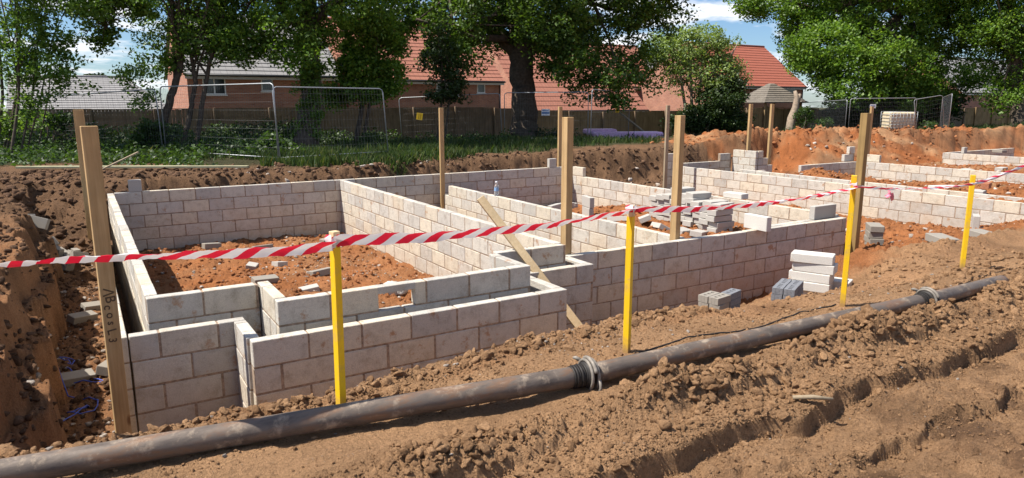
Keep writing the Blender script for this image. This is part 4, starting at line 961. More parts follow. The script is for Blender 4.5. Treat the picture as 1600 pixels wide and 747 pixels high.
# caged liquid tank
tx, ty, tz = gp(1402, 44.2); e = empty('liquid_tank', (tx, ty, tz), 'square cream liquid tank in a wire cage on a pallet', 'tank', rz=math.atan2(FW[1], FW[0]) - math.pi / 2)
obj('bottle_tank', MB().box((-.80, -.5, .16), (.80, .5, 1.16), 0, .08), M_TANK, e)
cg = MB()
for z in (.2, .4, .6, .8, 1.0, 1.17):
    cg.tube([(-.83, -.53, z), (.83, -.53, z), (.83, .53, z), (-.83, .53, z), (-.83, -.53, z)], .014, 5)
for x in np.linspace(-.83, .83, 9):
    for y in (-.535, .535): cg.tube([(x, y, .14), (x, y, 1.18)], .014, 5)
obj('cage', cg, M_GALV, e); pm = MB()
for x in (-.7, 0, .62): pm.box((x, -.5, 0), (x + .1, .5, .11))
pm.box((-.83, -.52, .11), (.83, .52, .14)); obj('pallet', pm, M_OLDTIMBER, e)
# lilac wrapped packs
for (px, dp, l, wd, h, lab) in ((985, 34.0, 3.3, 1.1, .40, 'long lilac wrapped pack lying on the grass before the oak'), (944, 34.5, 1.5, .9, .26, 'small lilac wrapped pack left of the long one')):
    x, y, z = gp(px, dp); o = obj('wrapped_pack', MB().box((-l / 2, -wd / 2, 0), (l / 2, wd / 2, h), 0, .06), M_LILAC, loc=(x, y, z + .16)); o.rotation_euler = (0, 0, -.45); tag(o, lab, 'pack')
a = cast(966, 174, 36); b = cast(1011, 210, 35)
tag(obj('plank', MB().tube([a, b], .06, 4), M_OLDTIMBER), 'grey brace plank leaning down from the fence post to the lilac packs', 'plank')

# ------------------------------------------------------------------ close boarded fences
def board_fence(p, q, H, label, mat, pmat, bay=2.4, name='wooden_fence'):
    p = np.array(p, float); q = np.array(q, float); L = np.hypot(*(q - p)); a = math.atan2(q[1] - p[1], q[0] - p[0]); d = (q - p) / L
    e = empty(name, (p[0], p[1], 0), label, 'fence', rz=a); nb = max(1, int(round(L / bay)))
    for i in range(nb + 1):
        s = L * i / nb; z = gz(*(p + d * s))
        obj('fence_post', MB().box((s - .05, -.16, z - .2), (s + .05, -.055, z + H + .04), 0, .006), pmat, e)
        if i == nb: break
        z2 = gz(*(p + d * (s + L / nb))); mb = MB(); nn = int(L / nb / .125); wb_ = L / nb / nn
        for k2 in range(nn):
            x = s + k2 * wb_; zz = z + (z2 - z) * k2 / nn + rng.normal(0, .006)
            mb.box((x + .004, -.03 + rng.normal(0, .003), zz + .05), (x + wb_ - .002, rng.normal(0, .002), zz + H), 0)
        for hz in (.35, H - .35): mb.box((s, -.052, (z + z2) / 2 + hz), (s + L / nb, -.031, (z + z2) / 2 + hz + .09), 0)
        mb.box((s, -.045, (z + z2) / 2 + H), (s + L / nb, .02, (z + z2) / 2 + H + .035), 0)
        obj('fence_bay', mb, mat, e)
    return e
fx = lambda px, dp: np.array(uv2xy((px - 800) / FPX * dp, dp))
board_fence(fx(-60, 27.2), fx(838, 40.6), 1.80, 'dark boundary fence of upright boards behind the left trees', M_FENCE, M_FENCE)
board_fence(fx(840, 40.8), fx(1166, 50.0), 1.78, 'browner boundary fence right of the great oak trunk', M_FENCE2, M_FENCE)
board_fence(fx(1168, 50.6), fx(1275, 56.0), 1.85, 'pale new boundary fence beside the shingle roofed hut', M_FENCE2, M_FENCE2)
board_fence(fx(1490, 64), fx(1640, 70), 1.75, 'pale boundary fence under the trees at the far right', M_FENCE2, M_FENCE2)
# flat-topped wall / low screen between tank and oak
board_fence(fx(1270, 57.0), fx(1500, 62.0), 1.75, 'dark boundary fence in the shade of the right oak', M_FENCE, M_FENCE)

# ------------------------------------------------------------------ houses beyond
def roof_slope(mb, x0, x1, y0, z0, y1, z1, n, hipL=0, hipR=0, th=.05):
    for i in range(n):
        a, b = i / n, (i + 1) / n
        ya, yb_, za, zb = y0 + (y1 - y0) * a, y0 + (y1 - y0) * b, z0 + (z1 - z0) * a, z0 + (z1 - z0) * b
        xa0, xa1, xb0, xb1 = x0 + hipL * a, x1 - hipR * a, x0 + hipL * b, x1 - hipR * b
        mb.add([(xa0, ya, za + th), (xa1, ya, za + th), (xb1, yb_, zb + .012), (xb0, yb_, zb + .012), (xa0, ya, za - .02), (xa1, ya, za - .02)], [(0, 1, 2, 3), (4, 5, 1, 0)], 0)
def house(label, x0, x1, y0, dep, zb, ze, zr, roofm, wins=(), hipL=0, hipR=0, ncourse=16, over=.3, gable=True, fascia=True, cat='house', group='brick houses beyond the boundary fence', back=True):
    e = empty('brick_house', (x0, y0, zb), label, cat, group, kind='thing')
    def P(name, mb, mats, par=None):
        o = obj(name, mb, mats, par or e)
        if par is None: o.matrix_parent_inverse = Matrix.Translation(-Vector(e.location)); return o
    yr = y0 + dep / 2; wl = MB()
    wl.box((x0, y0, zb), (x1, y0 + dep, ze))
    if gable and not hipL: wl.add([(x0 + .002, y0, ze), (x0 + .002, y0 + dep, ze), (x0 + .002, yr, zr - .05)], [(0, 2, 1)], 0)
    if gable and not hipR: wl.add([(x1 - .002, y0, ze), (x1 - .002, y0 + dep, ze), (x1 - .002, yr, zr - .05)], [(0, 1, 2)], 0)
    P('wall', wl, M_BRICK)
    rf = MB(); dz = (zr - ze) / (dep / 2) * over
    roof_slope(rf, x0 - .15, x1 + .15, y0 - over, ze - dz, yr, zr, ncourse, hipL, hipR)
    rf.add([(x0 - .15, y0 + dep + over, ze - dz), (x1 + .15, y0 + dep + over, ze - dz), (x1 + .15 - hipR, yr, zr), (x0 - .15 + hipL, yr, zr)], [(3, 2, 1, 0)], 0)
    if hipR: rf.add([(x1 + .15, y0 - over, ze - dz), (x1 + .15, y0 + dep + over, ze - dz), (x1 + .15 - hipR, yr, zr)], [(0, 1, 2)], 0)
    if hipL: rf.add([(x0 - .15, y0 - over, ze - dz), (x0 - .15, y0 + dep + over, ze - dz), (x0 - .15 + hipL, yr, zr)], [(0, 2, 1)], 0)
    rr = P('roof', rf, roofm)
    P('ridge_tile', MB().tube([(x0 - .15 + hipL, yr, zr + .02), (x1 + .15 - hipR, yr, zr + .02)], .11, 8), roofm, rr)
    if fascia:
        P('fascia', MB().box((x0 - .12, y0 - over + .02, ze - dz - .22), (x1 + .12, y0 - over + .045, ze - dz - .025)).box((x0, y0 - over + .05, ze - dz - .2), (x1, y0 - .003, ze - dz - .18)), M_FASCIA)
        P('gutter', MB().tube([(x0 - .15, y0 - over - .06, ze - dz - .03), (x1 + .15, y0 - over - .06, ze - dz - .03)], .055, 8).tube([(x1 - .1, y0 - .06, ze - dz - .1), (x1 - .1, y0 - .06, zb)], .035, 6), M_GUTTER)
    for (wx, wz, ww, wh, mull) in wins:
        fr2 = MB(); t_ = .06; y_ = y0 - .03
        for lo, hi in (((wx, y_, wz), (wx + ww, y_ + .06, wz + t_)), ((wx, y_, wz + wh - t_), (wx + ww, y_ + .06, wz + wh)), ((wx, y_, wz + t_), (wx + t_, y_ + .06, wz + wh - t_)), ((wx + ww - t_, y_, wz + t_), (wx + ww, y_ + .06, wz + wh - t_))): fr2.box(lo, hi)
        for k2 in range(1, mull): xm = wx + ww * k2 / mull; fr2.box((xm - .035, y_ + .002, wz + t_), (xm + .035, y_ + .058, wz + wh - t_))
        wo = P('window', fr2, M_UPVC); P('pane', MB().box((wx + t_, y_ + .02, wz + t_), (wx + ww - t_, y_ + .028, wz + wh - t_)), M_GLASS, wo)
        P('sill', MB().box((wx - .05, y0 - .10, wz - .07), (wx + ww + .05, y0 - .001, wz - .005)), M_UPVC, wo)
    return e
def wx_at(px, y):      # world x at wall plane y seen under column px
    dx_, dy_ = uv2xy((px - 800) / FPX, 1.0); return dx_ / dy_ * y, y / dy_
def zat(py, depth): return CAM_H - (py - 157.7) / FPX * depth * 1.0
def wins_px(y, lst):
    o = []
    for (a, b, t_, bt, mull) in lst:
        xa, da = wx_at(a, y); xb, db = wx_at(b, y); d = (da + db) / 2; o.append((xa, zat(bt, d), xb - xa, zat(t_, d) - zat(bt, d), mull))
    return o
Y1 = 39.5
house('brick house with a grey tiled roof and white window, behind the left trees', wx_at(316, Y1)[0], wx_at(545, Y1)[0], Y1, 8.5, -2.2, zat(113, wx_at(400, Y1)[1]), zat(36, wx_at(440, Y1 + 4)[1]), M_ROOFGREY, wins_px(Y1, [(339, 374, 118, 148, 2), (428, 446, 116, 143, 1), (494, 521, 118, 146, 2)]))
Y2 = 42.0
house('brick house with a red tiled roof and small windows, left of the great oak', wx_at(560, Y2)[0], wx_at(792, Y2)[0], Y2, 9, -2.2, zat(122, wx_at(700, Y2)[1]), zat(46, wx_at(690, Y2 + 4.5)[1]), M_ROOFRED, wins_px(Y2, [(609, 625, 123, 147, 1), (694, 728, 123, 150, 2), (756, 768, 127, 146, 1)]))
Y3 = 45.0
house('low house with a broad red tiled roof behind the great oak', wx_at(832, Y3)[0], wx_at(1012, Y3)[0], Y3, 12, -2.2, zat(167, wx_at(930, Y3)[1]), zat(72, wx_at(900, Y3 + 6)[1]), M_ROOFRED)
Y5 = 54.0
house('brick house with a red roof half hidden by the pale bush', wx_at(985, Y5)[0], wx_at(1040, Y5)[0], Y5, 9, -2.2, zat(133, wx_at(1010, Y5)[1]), zat(78, wx_at(1010, Y5 + 4)[1]), M_ROOFRED, wins_px(Y5, [(1006, 1020, 143, 155, 1)]))
Y6 = 52.0
house('house with a grey tiled roof behind the pale bush', wx_at(1048, Y6)[0], wx_at(1112, Y6)[0], Y6, 9, -2.2, zat(140, wx_at(1080, Y6)[1]), zat(92, wx_at(1080, Y6 + 4)[1]), M_ROOFGREY)
Y4 = 44.0
house('brick house with a deep red roof right of the pale bush', wx_at(1120, Y4)[0], wx_at(1252, Y4)[0], Y4, 10, -2.2, zat(133, wx_at(1200, Y4)[1]), zat(78, wx_at(1180, Y4 + 5)[1]), M_ROOFDEEP, wins_px(Y4, [(1203, 1219, 136, 154, 1), (1222, 1240, 136, 154, 2)]))
Y7 = 52.0
house('long low building with a pale grey roof at the left edge', wx_at(40, Y7)[0], wx_at(292, Y7)[0], Y7, 11, -2.2, zat(172, wx_at(180, Y7)[1]), zat(122, wx_at(170, Y7 + 5)[1]), M_ROOFGREY, hipL=0, hipR=2.5)
Y8 = 38.0
house('brick house with a grey roof glimpsed between the right hand oaks', wx_at(1492, Y8)[0], wx_at(1620, Y8)[0], Y8, 9, -2.2, zat(143, wx_at(1550, Y8)[1]), zat(98, wx_at(1550, Y8 + 4)[1]), M_ROOFGREY, wins_px(Y8, [(1522, 1536, 142, 149, 2)]))
# shingled hut
hx, hy = fx(1203, 53.5); hz = gz(hx, hy); yaw_ = math.atan2(FW[1], FW[0]) - math.pi / 2
e = empty('garden_hut', (hx, hy, hz), 'open garden hut with a weathered pyramid shingle roof', 'hut', rz=yaw_ + .3, kind='thing')
ze_, zr_ = CAM_H - .12 - hz, CAM_H + 1.25 - hz; rf = MB(); nC = 9
for i in range(nC):
    a_, b_ = i / nC, (i + 1) / nC; ra, rb = 1.75 * (1 - a_) + .12, 1.75 * (1 - b_) + .12; za, zb = ze_ + (zr_ - ze_) * a_, ze_ + (zr_ - ze_) * b_
    for k2 in range(4):
        c0, s0 = [(-1, -1), (1, -1), (1, 1), (-1, 1)][k2], [(-1, -1), (1, -1), (1, 1), (-1, 1)][(k2 + 1) % 4]
        rf.add([(c0[0] * ra, c0[1] * ra, za + .05), (s0[0] * ra, s0[1] * ra, za + .05), (s0[0] * rb, s0[1] * rb, zb), (c0[0] * rb, c0[1] * rb, zb), (c0[0] * ra, c0[1] * ra, za - .02), (s0[0] * ra, s0[1] * ra, za - .02)], [(0, 1, 2, 3), (4, 5, 1, 0)])
obj('roof', rf, M_HUT, e)
for sx in (-1, 1):
    for sy in (-1, 1): obj('post', MB().box((sx * 1.5 - .06, sy * 1.5 - .06, 0), (sx * 1.5 + .06, sy * 1.5 + .06, ze_)), M_FENCE2, e)

# ------------------------------------------------------------------ foliage
def leaves(cent, spread, size, n_per, up=.35, flat=1.0, aspect=.62):
    """diamond leaves folded on their midrib, scattered round each clump centre"""
    n = len(cent) * n_per
    c0 = np.repeat(cent, n_per, 0); sp = np.repeat(np.broadcast_to(spread, (len(cent),)), n_per)
    p = rng.normal(0, 1, (n, 3)); p /= np.linalg.norm(p, axis=1)[:, None]; p *= (rng.uniform(0, 1, n) ** .45)[:, None]
    p = c0 + p * sp[:, None] * np.array([1, 1, flat * .7])
    nrm = rng.normal(0, 1, (n, 3)); nrm[:, 2] = np.abs(nrm[:, 2]) + up; nrm /= np.linalg.norm(nrm, axis=1)[:, None]
    d = rng.normal(0, 1, (n, 3)); d[:, 2] -= .25; d -= nrm * (d * nrm).sum(1)[:, None]; d /= np.linalg.norm(d, axis=1)[:, None]
    s = np.cross(nrm, d); L = (size * rng.uniform(.6, 1.35, n))[:, None]
    v0 = p - d * L * .5; v2 = p + d * L * .5; m_ = p + d * L * .06
    v1 = m_ + s * L * aspect * .5 + nrm * L * .12; v3 = m_ - s * L * aspect * .5 + nrm * L * .12
    V = np.stack([v0, v1, v2, v3], 1).reshape(-1, 3); F = np.arange(n * 4).reshape(-1, 4)
    return V, F
def crown_clumps(ell, n, shell=.55):
    """clump centres in the outer part of a set of ellipsoids (cx,cy,cz,rx,ry,rz)"""
    ell = np.array(ell, float); vol = (ell[:, 3] * ell[:, 4] * ell[:, 5]) ** (2 / 3); k = rng.choice(len(ell), n, p=vol / vol.sum())
    p = rng.normal(0, 1, (n, 3)); p /= np.linalg.norm(p, axis=1)[:, None]; p *= rng.uniform(shell ** 3, 1, n)[:, None] ** (1 / 3)
    return ell[k, :3] + p * ell[k, 3:]
def E(px, py, depth, rpx, rpy, rd=None):
    c = cast(px, py, depth); r1 = rpx / FPX * depth; r2 = rpy / FPX * depth; rd = rd or r1 * .8
    return (c[0], c[1], c[2], (r1 + rd) / 2, (r1 + rd) / 2, r2)
def tree(name, label, trunks, ell, nclump, nper, size, spread, leafm, barkm=M_BARK, nbranch=16, group=None, cat='tree', shell=.5, limb=.06, ivy=None, up=.35):
    base = trunks[0][0][0]
    e = empty(name, tuple(base), label, cat, group, kind='thing')
    inv = Matrix.Translation(-Vector(base)); cl = crown_clumps(ell, nclump, shell)
    tm = MB()
    for pts, rad in trunks:
        P = np.array(pts, float); q = np.linspace(0, len(P) - 1, 6 * (len(P) - 1) + 1); PP = np.stack([np.interp(q, range(len(P)), P[:, i]) for i in range(3)], 1)
        RR = np.interp(q, range(len(P)), rad); PP[1:-1, :2] += rng.normal(0, .12, (len(q) - 2, 2)) * RR[1:-1, None]
        RR = RR * rng.uniform(.93, 1.08, len(RR)); tm.tube(PP, RR, 12)
    for i in range(nbranch):
        pts, rad = trunks[i % len(trunks)]; P = np.array(pts, float); f_ = rng.uniform(.45, 1.0); j = f_ * (len(P) - 1); j0 = min(int(j), len(P) - 2)
        s0 = P[j0] + (P[j0 + 1] - P[j0]) * (j - j0); t_ = cl[rng.integers(len(cl))]
        mid = (s0 + t_) / 2 + np.array([0, 0, .12 * np.linalg.norm(t_ - s0)]) + rng.normal(0, .05 * np.linalg.norm(t_ - s0), 3); q = np.linspace(0, 1, 9)[:, None]
        path = (1 - q) ** 2 * s0 + 2 * q * (1 - q) * mid + q ** 2 * t_; r0 = min(limb, .6 * np.interp(j, range(len(P)), rad)); tm.tube(path + rng.normal(0, .03, path.shape), np.linspace(r0, .012, 9), 6)
    t = obj('trunk', tm, barkm, e); t.matrix_parent_inverse = inv
    V, F = leaves(cl, spread * rng.uniform(.7, 1.3, len(cl)), size, nper, up)
    c = obj('crown', mesh_np('crown', V, F), leafm, e); c.matrix_parent_inverse = inv
    if ivy is not None:
        V, F = leaves(ivy, .28, .11, 60); c = obj('ivy', mesh_np('ivy', V, F), M_LEAFY, e); c.matrix_parent_inverse = inv
    return e
def T(px, py, d): return cast(px, py, d)
def Gd(px, d):
    x, y = uv2xy((px - 800) / FPX * d, d); return np.array([x, y, gz(x, y) - .1])
# great oak in the middle
D = 33
tree('oak_tree', 'great dark oak with a thick trunk in the middle of the picture', [([Gd(822, D), T(821, 195, D), T(818, 140, D), T(812, 90, D), T(815, 0, D), T(830, -90, D)], [.70, .60, .54, .56, .48, .3]), ([T(812, 95, D), T(770, 40, D), T(700, -10, D)], [.32, .24, .12]), ([T(818, 90, D), T(880, 20, D), T(960, -20, D)], [.32, .24, .12]), ([T(815, 60, D), T(740, 60, D - 2), T(650, 30, D - 3)], [.2, .14, .06])],
     [E(820, -120, D, 230, 140), E(640, 15, D, 75, 42), E(715, 40, D - 2, 70, 48), E(760, 30, D, 70, 55), E(700, 85, D - 3, 45, 26), E(860, 20, D - 2, 80, 60), E(880, 95, D - 2, 55, 38), E(945, 60, D, 75, 62), E(950, 125, D - 2, 52, 34), E(1005, 108, D - 1, 45, 36), E(1035, 18, D, 52, 34), E(990, -20, D, 90, 60), E(600, -60, D, 90, 60), E(900, 140, D - 2, 24, 18), E(962, 155, D - 2, 22, 16), E(735, 100, D - 3, 20, 14), E(860, 60, D + 3, 90, 40)],
     1250, 76, .175, .60, M_OAK, nbranch=46, limb=.16, shell=.25)
# ivy clad tree at left centre
D = 25
iv = np.array([T(486 + rng.normal(0, 9), rng.uniform(60, 215), D - .4) for _ in range(70)])
tree('oak_tree', 'broad tree with an ivy clad trunk left of the leaning mesh panel', [([Gd(488, D), T(487, 150, D), T(484, 60, D), T(478, -20, D), T(470, -90, D)], [.46, .36, .34, .3, .2]), ([T(484, 60, D), T(430, 0, D), T(380, -40, D)], [.2, .15, .08]), ([T(482, 40, D), T(540, -10, D), T(600, -40, D)], [.2, .14, .07])],
     [E(470, -90, D, 170, 100), E(470, -270, D, 180, 100), E(400, 20, D, 75, 70), E(375, 72, D - 1, 45, 32), E(450, 45, D - 1, 60, 55), E(440, 80, D - 1, 40, 24), E(520, 30, D, 55, 50), E(560, 10, D, 60, 45), E(480, 90, D - 1.5, 30, 32), E(340, 20, D, 60, 60), E(590, -10, D + 1, 60, 40)],  # topmost crown blob, out of view, added for the shade it throws
     820, 70, .13, .46, M_OAKLIT, nbranch=40, limb=.10, shell=.25, ivy=iv)
# young trees right of it
D = 27
iv = np.array([T(570 + rng.normal(0, 12), rng.uniform(90, 190), D) for _ in range(50)])
tree('young_tree', 'slim bushy tree left of the tilted yellow sign', [([Gd(566, D), T(568, 150, D), T(572, 90, D), T(575, 30, D)], [.10, .085, .07, .03]), ([Gd(577, D), T(580, 150, D), T(586, 80, D)], [.07, .06, .03])],
     [E(580, 62, D, 52, 52), E(560, 110, D, 40, 34), E(605, 122, D, 30, 26), E(540, 95, D, 26, 22), E(575, 145, D, 44, 18), E(610, 60, D, 30, 30), E(525, 150, D, 28, 18)],
     330, 55, .14, .38, M_OAKLIT, nbranch=22, limb=.03, shell=.1)
D = 29
tree('young_tree', 'thin dark leaved sapling in front of the red roofed house', [([Gd(692, D), T(691, 150, D), T(690, 90, D), T(686, 50, D)], [.05, .045, .035, .015]), ([Gd(704, D), T(703, 150, D), T(704, 110, D)], [.04, .03, .015])],
     [E(690, 85, D, 26, 34), E(700, 130, D, 34, 22), E(683, 62, D, 18, 18), E(715, 115, D, 20, 26), E(670, 95, D, 22, 16), E(720, 150, D, 18, 10), E(690, 150, D, 30, 12)],
     110, 42, .13, .32, M_DARKLEAF, nbranch=24, limb=.018, shell=.0)
# multi stem tree left
D = 24
tree('multi_stem_tree', 'crooked tree with several leaning stems before the brick gable', [([Gd(265, D), T(257, 185, D), T(268, 150, D), T(281, 105, D), T(290, 40, D), T(300, -30, D)], [.15, .13, .12, .10, .08, .05]), ([Gd(296, D), T(298, 170, D), T(305, 130, D), T(300, 90, D), T(325, 30, D)], [.09, .08, .075, .065, .04]), ([Gd(318, D), T(318, 150, D), T(330, 90, D), T(350, 20, D)], [.085, .075, .06, .04])],
     [E(300, -50, D, 110, 75), E(280, -190, D, 150, 90), E(255, 30, D, 55, 48), E(310, 50, D, 60, 42), E(245, 90, D, 36, 30), E(355, 60, D, 45, 45), E(220, 120, D, 34, 20), E(232, 150, D, 26, 24), E(280, 95, D, 22, 22), E(335, 85, D + 1, 30, 18)],  # the highest blob is out of view, added to shade the ground
     500, 62, .112, .40, M_LEAFY, nbranch=50, limb=.06, shell=.15)
# far-left thicket
D = 21
tree('multi_stem_tree', 'airy many stemmed tree filling the left edge of the picture', [([Gd(a, D + c), T(a + b * .4, 150, D + c), T(a + b, 60, D + c), T(a + b * 2.2, -20, D + c)], [q, q * .85, q * .6, .012]) for a, b, c, q in ((8, -10, 0, .05), (22, 9, .5, .035), (31, -4, -.3, .045), (44, 16, .3, .03), (52, 30, .8, .025), (70, 14, 1.2, .022), (16, 22, 1, .028))],
     [E(40, -60, D, 130, 80), E(30, 30, D, 60, 50), E(100, 20, D, 50, 42), E(20, 110, D, 40, 45), E(85, 85, D, 48, 34), E(140, 10, D, 42, 26), E(110, 128, D, 40, 18), E(60, 160, D, 45, 26), E(20, 190, D + .5, 50, 22), E(40, -170, D, 170, 80), E(-170, -40, D + 3, 140, 120), E(-120, -230, D + 3, 150, 90), E(-330, -80, D + 5, 120, 150), E(170, -10, D, 60, 26), E(40, 70, D, 60, 60)],  # blobs beyond the left edge and overhead are unseen, added for shade
     1000, 66, .112, .36, M_LEAFY, nbranch=60, limb=.03, shell=.1)
D = 22
tree('oak_bough', 'overhanging leafy bough crossing the sky at the upper left', [([T(150, -60, D), T(160, -10, D), T(165, 30, D), T(160, 60, D)], [.06, .04, .03, .012])], [E(158, 30, D, 26, 34), E(185, -5, D, 55, 20), E(150, 60, D, 18, 18), E(215, 15, D, 20, 14)], 85, 50, .13, .3, M_OAKLIT, nbranch=18, limb=.02, shell=0)
# pale bush-tree at centre right
D = 42
tree('willow_tree', 'pale sage green bushy tree right of the great oak', [([Gd(1072 + 10 * i, D), T(1070 + 11 * i, 165, D), T(1062 + 17 * i, 110, D), T(1050 + 26 * i, 65, D)], [.11, .09, .07, .03]) for i in range(5)],
     [E(1060, 85, D, 52, 40), E(1090, 65, D, 52, 24), E(1125, 90, D, 38, 36), E(1030, 75, D, 28, 26), E(1100, 120, D, 66, 34), E(1150, 120, D, 20, 22)],
     290, 50, .16, .50, M_WILLOW, M_PALEBARK, nbranch=40, limb=.05, shell=.1)
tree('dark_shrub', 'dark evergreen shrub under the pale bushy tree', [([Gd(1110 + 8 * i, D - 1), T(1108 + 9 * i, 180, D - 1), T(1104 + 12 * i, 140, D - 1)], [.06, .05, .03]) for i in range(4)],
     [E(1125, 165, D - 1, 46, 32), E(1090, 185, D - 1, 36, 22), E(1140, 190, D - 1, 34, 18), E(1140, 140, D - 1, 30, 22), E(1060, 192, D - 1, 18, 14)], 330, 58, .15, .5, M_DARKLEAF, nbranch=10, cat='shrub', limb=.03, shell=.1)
# right oaks
D = 52
tree('oak_tree', 'big sunlit oak spreading over the caged tank at the right', [([Gd(1370, D), T(1366, 140, D), T(1350, 80, D), T(1325, 20, D), T(1310, -50, D)], [.8, .65, .6, .5, .3]), ([T(1352, 85, D), T(1400, 30, D), T(1450, -20, D)], [.4, .3, .15]), ([T(1340, 50, D), T(1270, 20, D), T(1200, -10, D)], [.3, .22, .1])],
     [E(1340, -80, D, 190, 90), E(1290, 80, D - 3, 70, 42), E(1350, 95, D - 4, 75, 46), E(1420, 110, D - 3, 62, 52), E(1260, 50, D, 46, 34), E(1210, 10, D, 62, 22), E(1165, 5, D, 34, 16), E(1300, 30, D, 80, 40), E(1400, 40, D, 80, 55), E(1455, 60, D, 60, 60), E(1275, 112, D - 3, 44, 26), E(1330, 140, D - 4, 60, 22), E(1400, 150, D - 2, 60, 36), E(1450, 150, D - 1, 40, 40), E(1255, 90, D, 24, 20)],
     1600, 72, .22, .8, M_OAKLIT, nbranch=40, limb=.2, shell=.3)
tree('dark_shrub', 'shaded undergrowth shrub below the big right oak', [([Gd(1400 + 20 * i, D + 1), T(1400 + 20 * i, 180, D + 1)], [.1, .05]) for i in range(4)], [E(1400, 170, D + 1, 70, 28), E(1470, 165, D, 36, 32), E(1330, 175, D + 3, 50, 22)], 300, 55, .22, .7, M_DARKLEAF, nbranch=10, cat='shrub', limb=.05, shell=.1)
D = 47
tree('oak_tree', 'tall oak at the right edge of the picture', [([Gd(1590, D), T(1586, 130, D), T(1580, 50, D), T(1570, -40, D)], [.5, .42, .36, .25])],
     [E(1570, -70, D, 120, 80), E(1560, 40, D, 60, 50), E(1600, 90, D, 62, 52), E(1530, 60, D + 4, 44, 46), E(1585, 150, D, 44, 28), E(1510, 10, D + 4, 50, 40), E(1520, 118, D + 8, 34, 22), E(1620, 30, D, 60, 80)], 760, 74, .20, .8, M_OAKLIT, nbranch=30, limb=.15, shell=.25)
# dead leaning trunk
D = 47
e = empty('dead_trunk', tuple(Gd(1236, D)), 'bare pale leaning tree trunk with a broken top', 'tree trunk', kind='thing')
t = obj('trunk', MB().tube([Gd(1236, D), T(1237, 184, D), T(1243, 168, D), T(1245, 152, D), T(1242, 142, D)], [.33, .27, .22, .17, .10], 10).tube([T(1244, 165, D), T(1249, 152, D), T(1250, 147, D)], [.16, .12, .09], 8), M_PALEBARK, e); t.matrix_parent_inverse = Matrix.Translation(-Vector(e.location))
# distant tree tops over the left roof
D = 80
tree('distant_tree', 'small dark distant tree top above the pale grey roof', [([Gd(150, D), T(150, 125, D)], [.3, .1])], [E(150, 122, D, 16, 6), E(140, 124, D, 8, 4), E(190, 124, D, 8, 4)], 40, 40, .35, .5, M_DARKLEAF, nbranch=3, shell=0)

# undergrowth, nettles and grass (too many to count)
def greens(n, fn): return np.array([fn() for _ in range(n)])
def pt(px0, px1, d0, d1, z0, z1):
    px, d = rng.uniform(px0, px1), rng.uniform(d0, d1); x, y = uv2xy((px - 800) / FPX * d, d); return (x, y, rng.uniform(z0, z1), )
def ug(n, a):
    P = greens(n, lambda: pt(*a)); P[:, 2] += ground(P[:, 0], P[:, 1])[0]; return P
cl = np.concatenate([ug(60, (-30, 330, 18.0, 20, .0, .10)), ug(110, (-30, 330, 19.6, 23, .02, .22)), ug(230, (-20, 470, 22.5, 29, .05, .40)), ug(36, (0, 300, 23, 27, .3, .7)), ug(60, (470, 800, 27, 33, .05, .3)), ug(40, (1180, 1500, 45, 56, .05, .5)), ug(24, (330, 480, 20, 22, .05, .3))])
V, F = leaves(cl, .42, .11, 46, .5); o = obj('undergrowth', mesh_np('undergrowth', V, F), M_NETTLE); tag(o, 'nettles and weeds growing along the boundary fence', 'undergrowth', None, 'stuff')
cl = np.concatenate([ug(150, (-30, 300, 24, 27.5, .2, 1.0)), ug(120, (280, 480, 25, 30, .2, .9)), ug(40, (480, 640, 28, 33, .2, .6)), ug(45, (830, 900, 33, 36, .1, .5))])
V, F = leaves(cl, .40, .12, 46, .4); o = obj('undergrowth', mesh_np('undergrowth', V, F), m_leaf('shade_leaf', (0.020, 0.040, 0.011), (0.055, 0.095, 0.024), .3)); tag(o, 'dark brambles and scrub massed against the boundary fence', 'undergrowth', None, 'stuff')  # leaf colour darkened to give the scrub a shaded look
def bush(px, py, d, rx, ry, n, lab, mat=M_NETTLE):
    cl = crown_clumps([E(px, py, d, rx, ry)], n, 0); b = Gd(px, d); e = empty('leafy_bush', tuple(b), lab, 'bush', kind='thing'); inv = Matrix.Translation(-Vector(b))
    tm = MB()
    for i in range(5): tm.tube([b + rng.normal(0, .08, 3) * [1, 1, 0], (b + cl[i]) / 2 + rng.normal(0, .1, 3), cl[i]], [.02, .015, .008], 5)
    o = obj('stem', tm, M_BARK, e); o.matrix_parent_inverse = inv; V, F = leaves(cl, .3, .13, 42, .6); o = obj('foliage', mesh_np('foliage', V, F), mat, e); o.matrix_parent_inverse = inv
bush(235, 215, 23, 28, 28, 34, 'bright green bush at the foot of the crooked stems'); bush(90, 190, 24, 24, 14, 16, 'pale leafed bramble in front of the dark fence at the left'); bush(285, 238, 22, 22, 12, 20, 'low green weed clump left of the galvanised fence post')
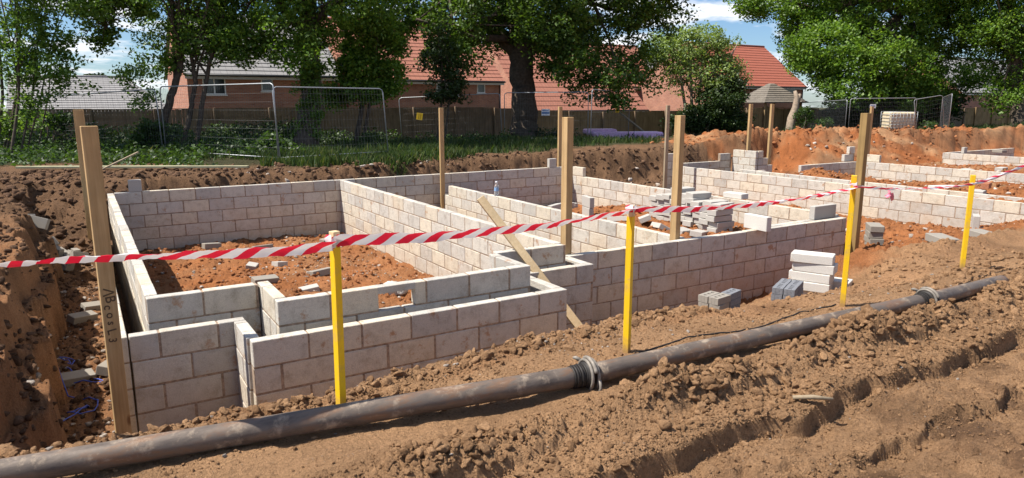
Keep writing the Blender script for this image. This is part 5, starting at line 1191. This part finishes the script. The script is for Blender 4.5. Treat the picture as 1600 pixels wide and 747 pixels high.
bush(430, 222, 21, 20, 10, 14, 'small bright weed clump behind the second mesh panel'); bush(577, 218, 26, 10, 8, 8, 'little weed clump under the slim bushy tree'); bush(1258, 182, 46, 16, 14, 20, 'green sucker growth beside the dead trunk'); bush(1450, 198, 44, 14, 7, 10, 'low green clump behind the narrow mesh panel')
bush(1290, 192, 47, 16, 7, 12, 'low weeds before the slanting mesh panel')
def grass(n, reg, hmin, hmax, wid):
    P = []
    for (px0, px1, d0, d1, wgt) in reg:
        k = int(n * wgt); px = rng.uniform(px0, px1, k); d = np.sqrt(rng.uniform(d0 ** 2, d1 ** 2, k)); x, y = uv2xy((px - 800) / FPX * d, d); P.append(np.stack([x, y], 1))
    P = np.concatenate(P); h, red, lo, tf = ground(P[:, 0], P[:, 1]); pn = fbm(P[:, 0], P[:, 1], .5, 3, .5, 88)
    keep = (tf > .45) & (rng.uniform(0, 1, len(P)) < .55 + .9 * pn); P = P[keep]; h = h[keep]; pn = pn[keep]; n = len(P)
    a = rng.uniform(0, 2 * np.pi, n); H = rng.uniform(hmin, hmax, n) * (1 + .8 * np.clip(pn, 0, 1)); W = rng.uniform(.6, 1.3, n) * wid; ln = rng.uniform(.1, .7, n) * H; b = rng.uniform(0, 2 * np.pi, n)
    s = np.stack([np.cos(a), np.sin(a), 0 * a], 1) * W[:, None]; base = np.stack([P[:, 0], P[:, 1], h - .01], 1); tip = base + np.stack([np.cos(b) * ln, np.sin(b) * ln, H], 1); mid = base + np.stack([np.cos(b) * ln * .35, np.sin(b) * ln * .35, H * .6], 1)
    V = np.stack([base - s, base + s, mid + s * .7, tip, mid - s * .7], 1).reshape(-1, 3); F = np.arange(n * 5).reshape(-1, 5); return V, F
V, F = grass(105000, [(420, 760, 17.6, 20.5, .10), (-20, 1060, 20, 36, .62), (430, 760, 18.5, 23, .14), (1150, 1640, 40, 66, .24)], .10, .26, .016)
o = obj('grass', mesh_np('grass', V, F), M_GRASS); tag(o, 'rough grass between the dug bank and the boundary fence', 'grass', None, 'stuff')
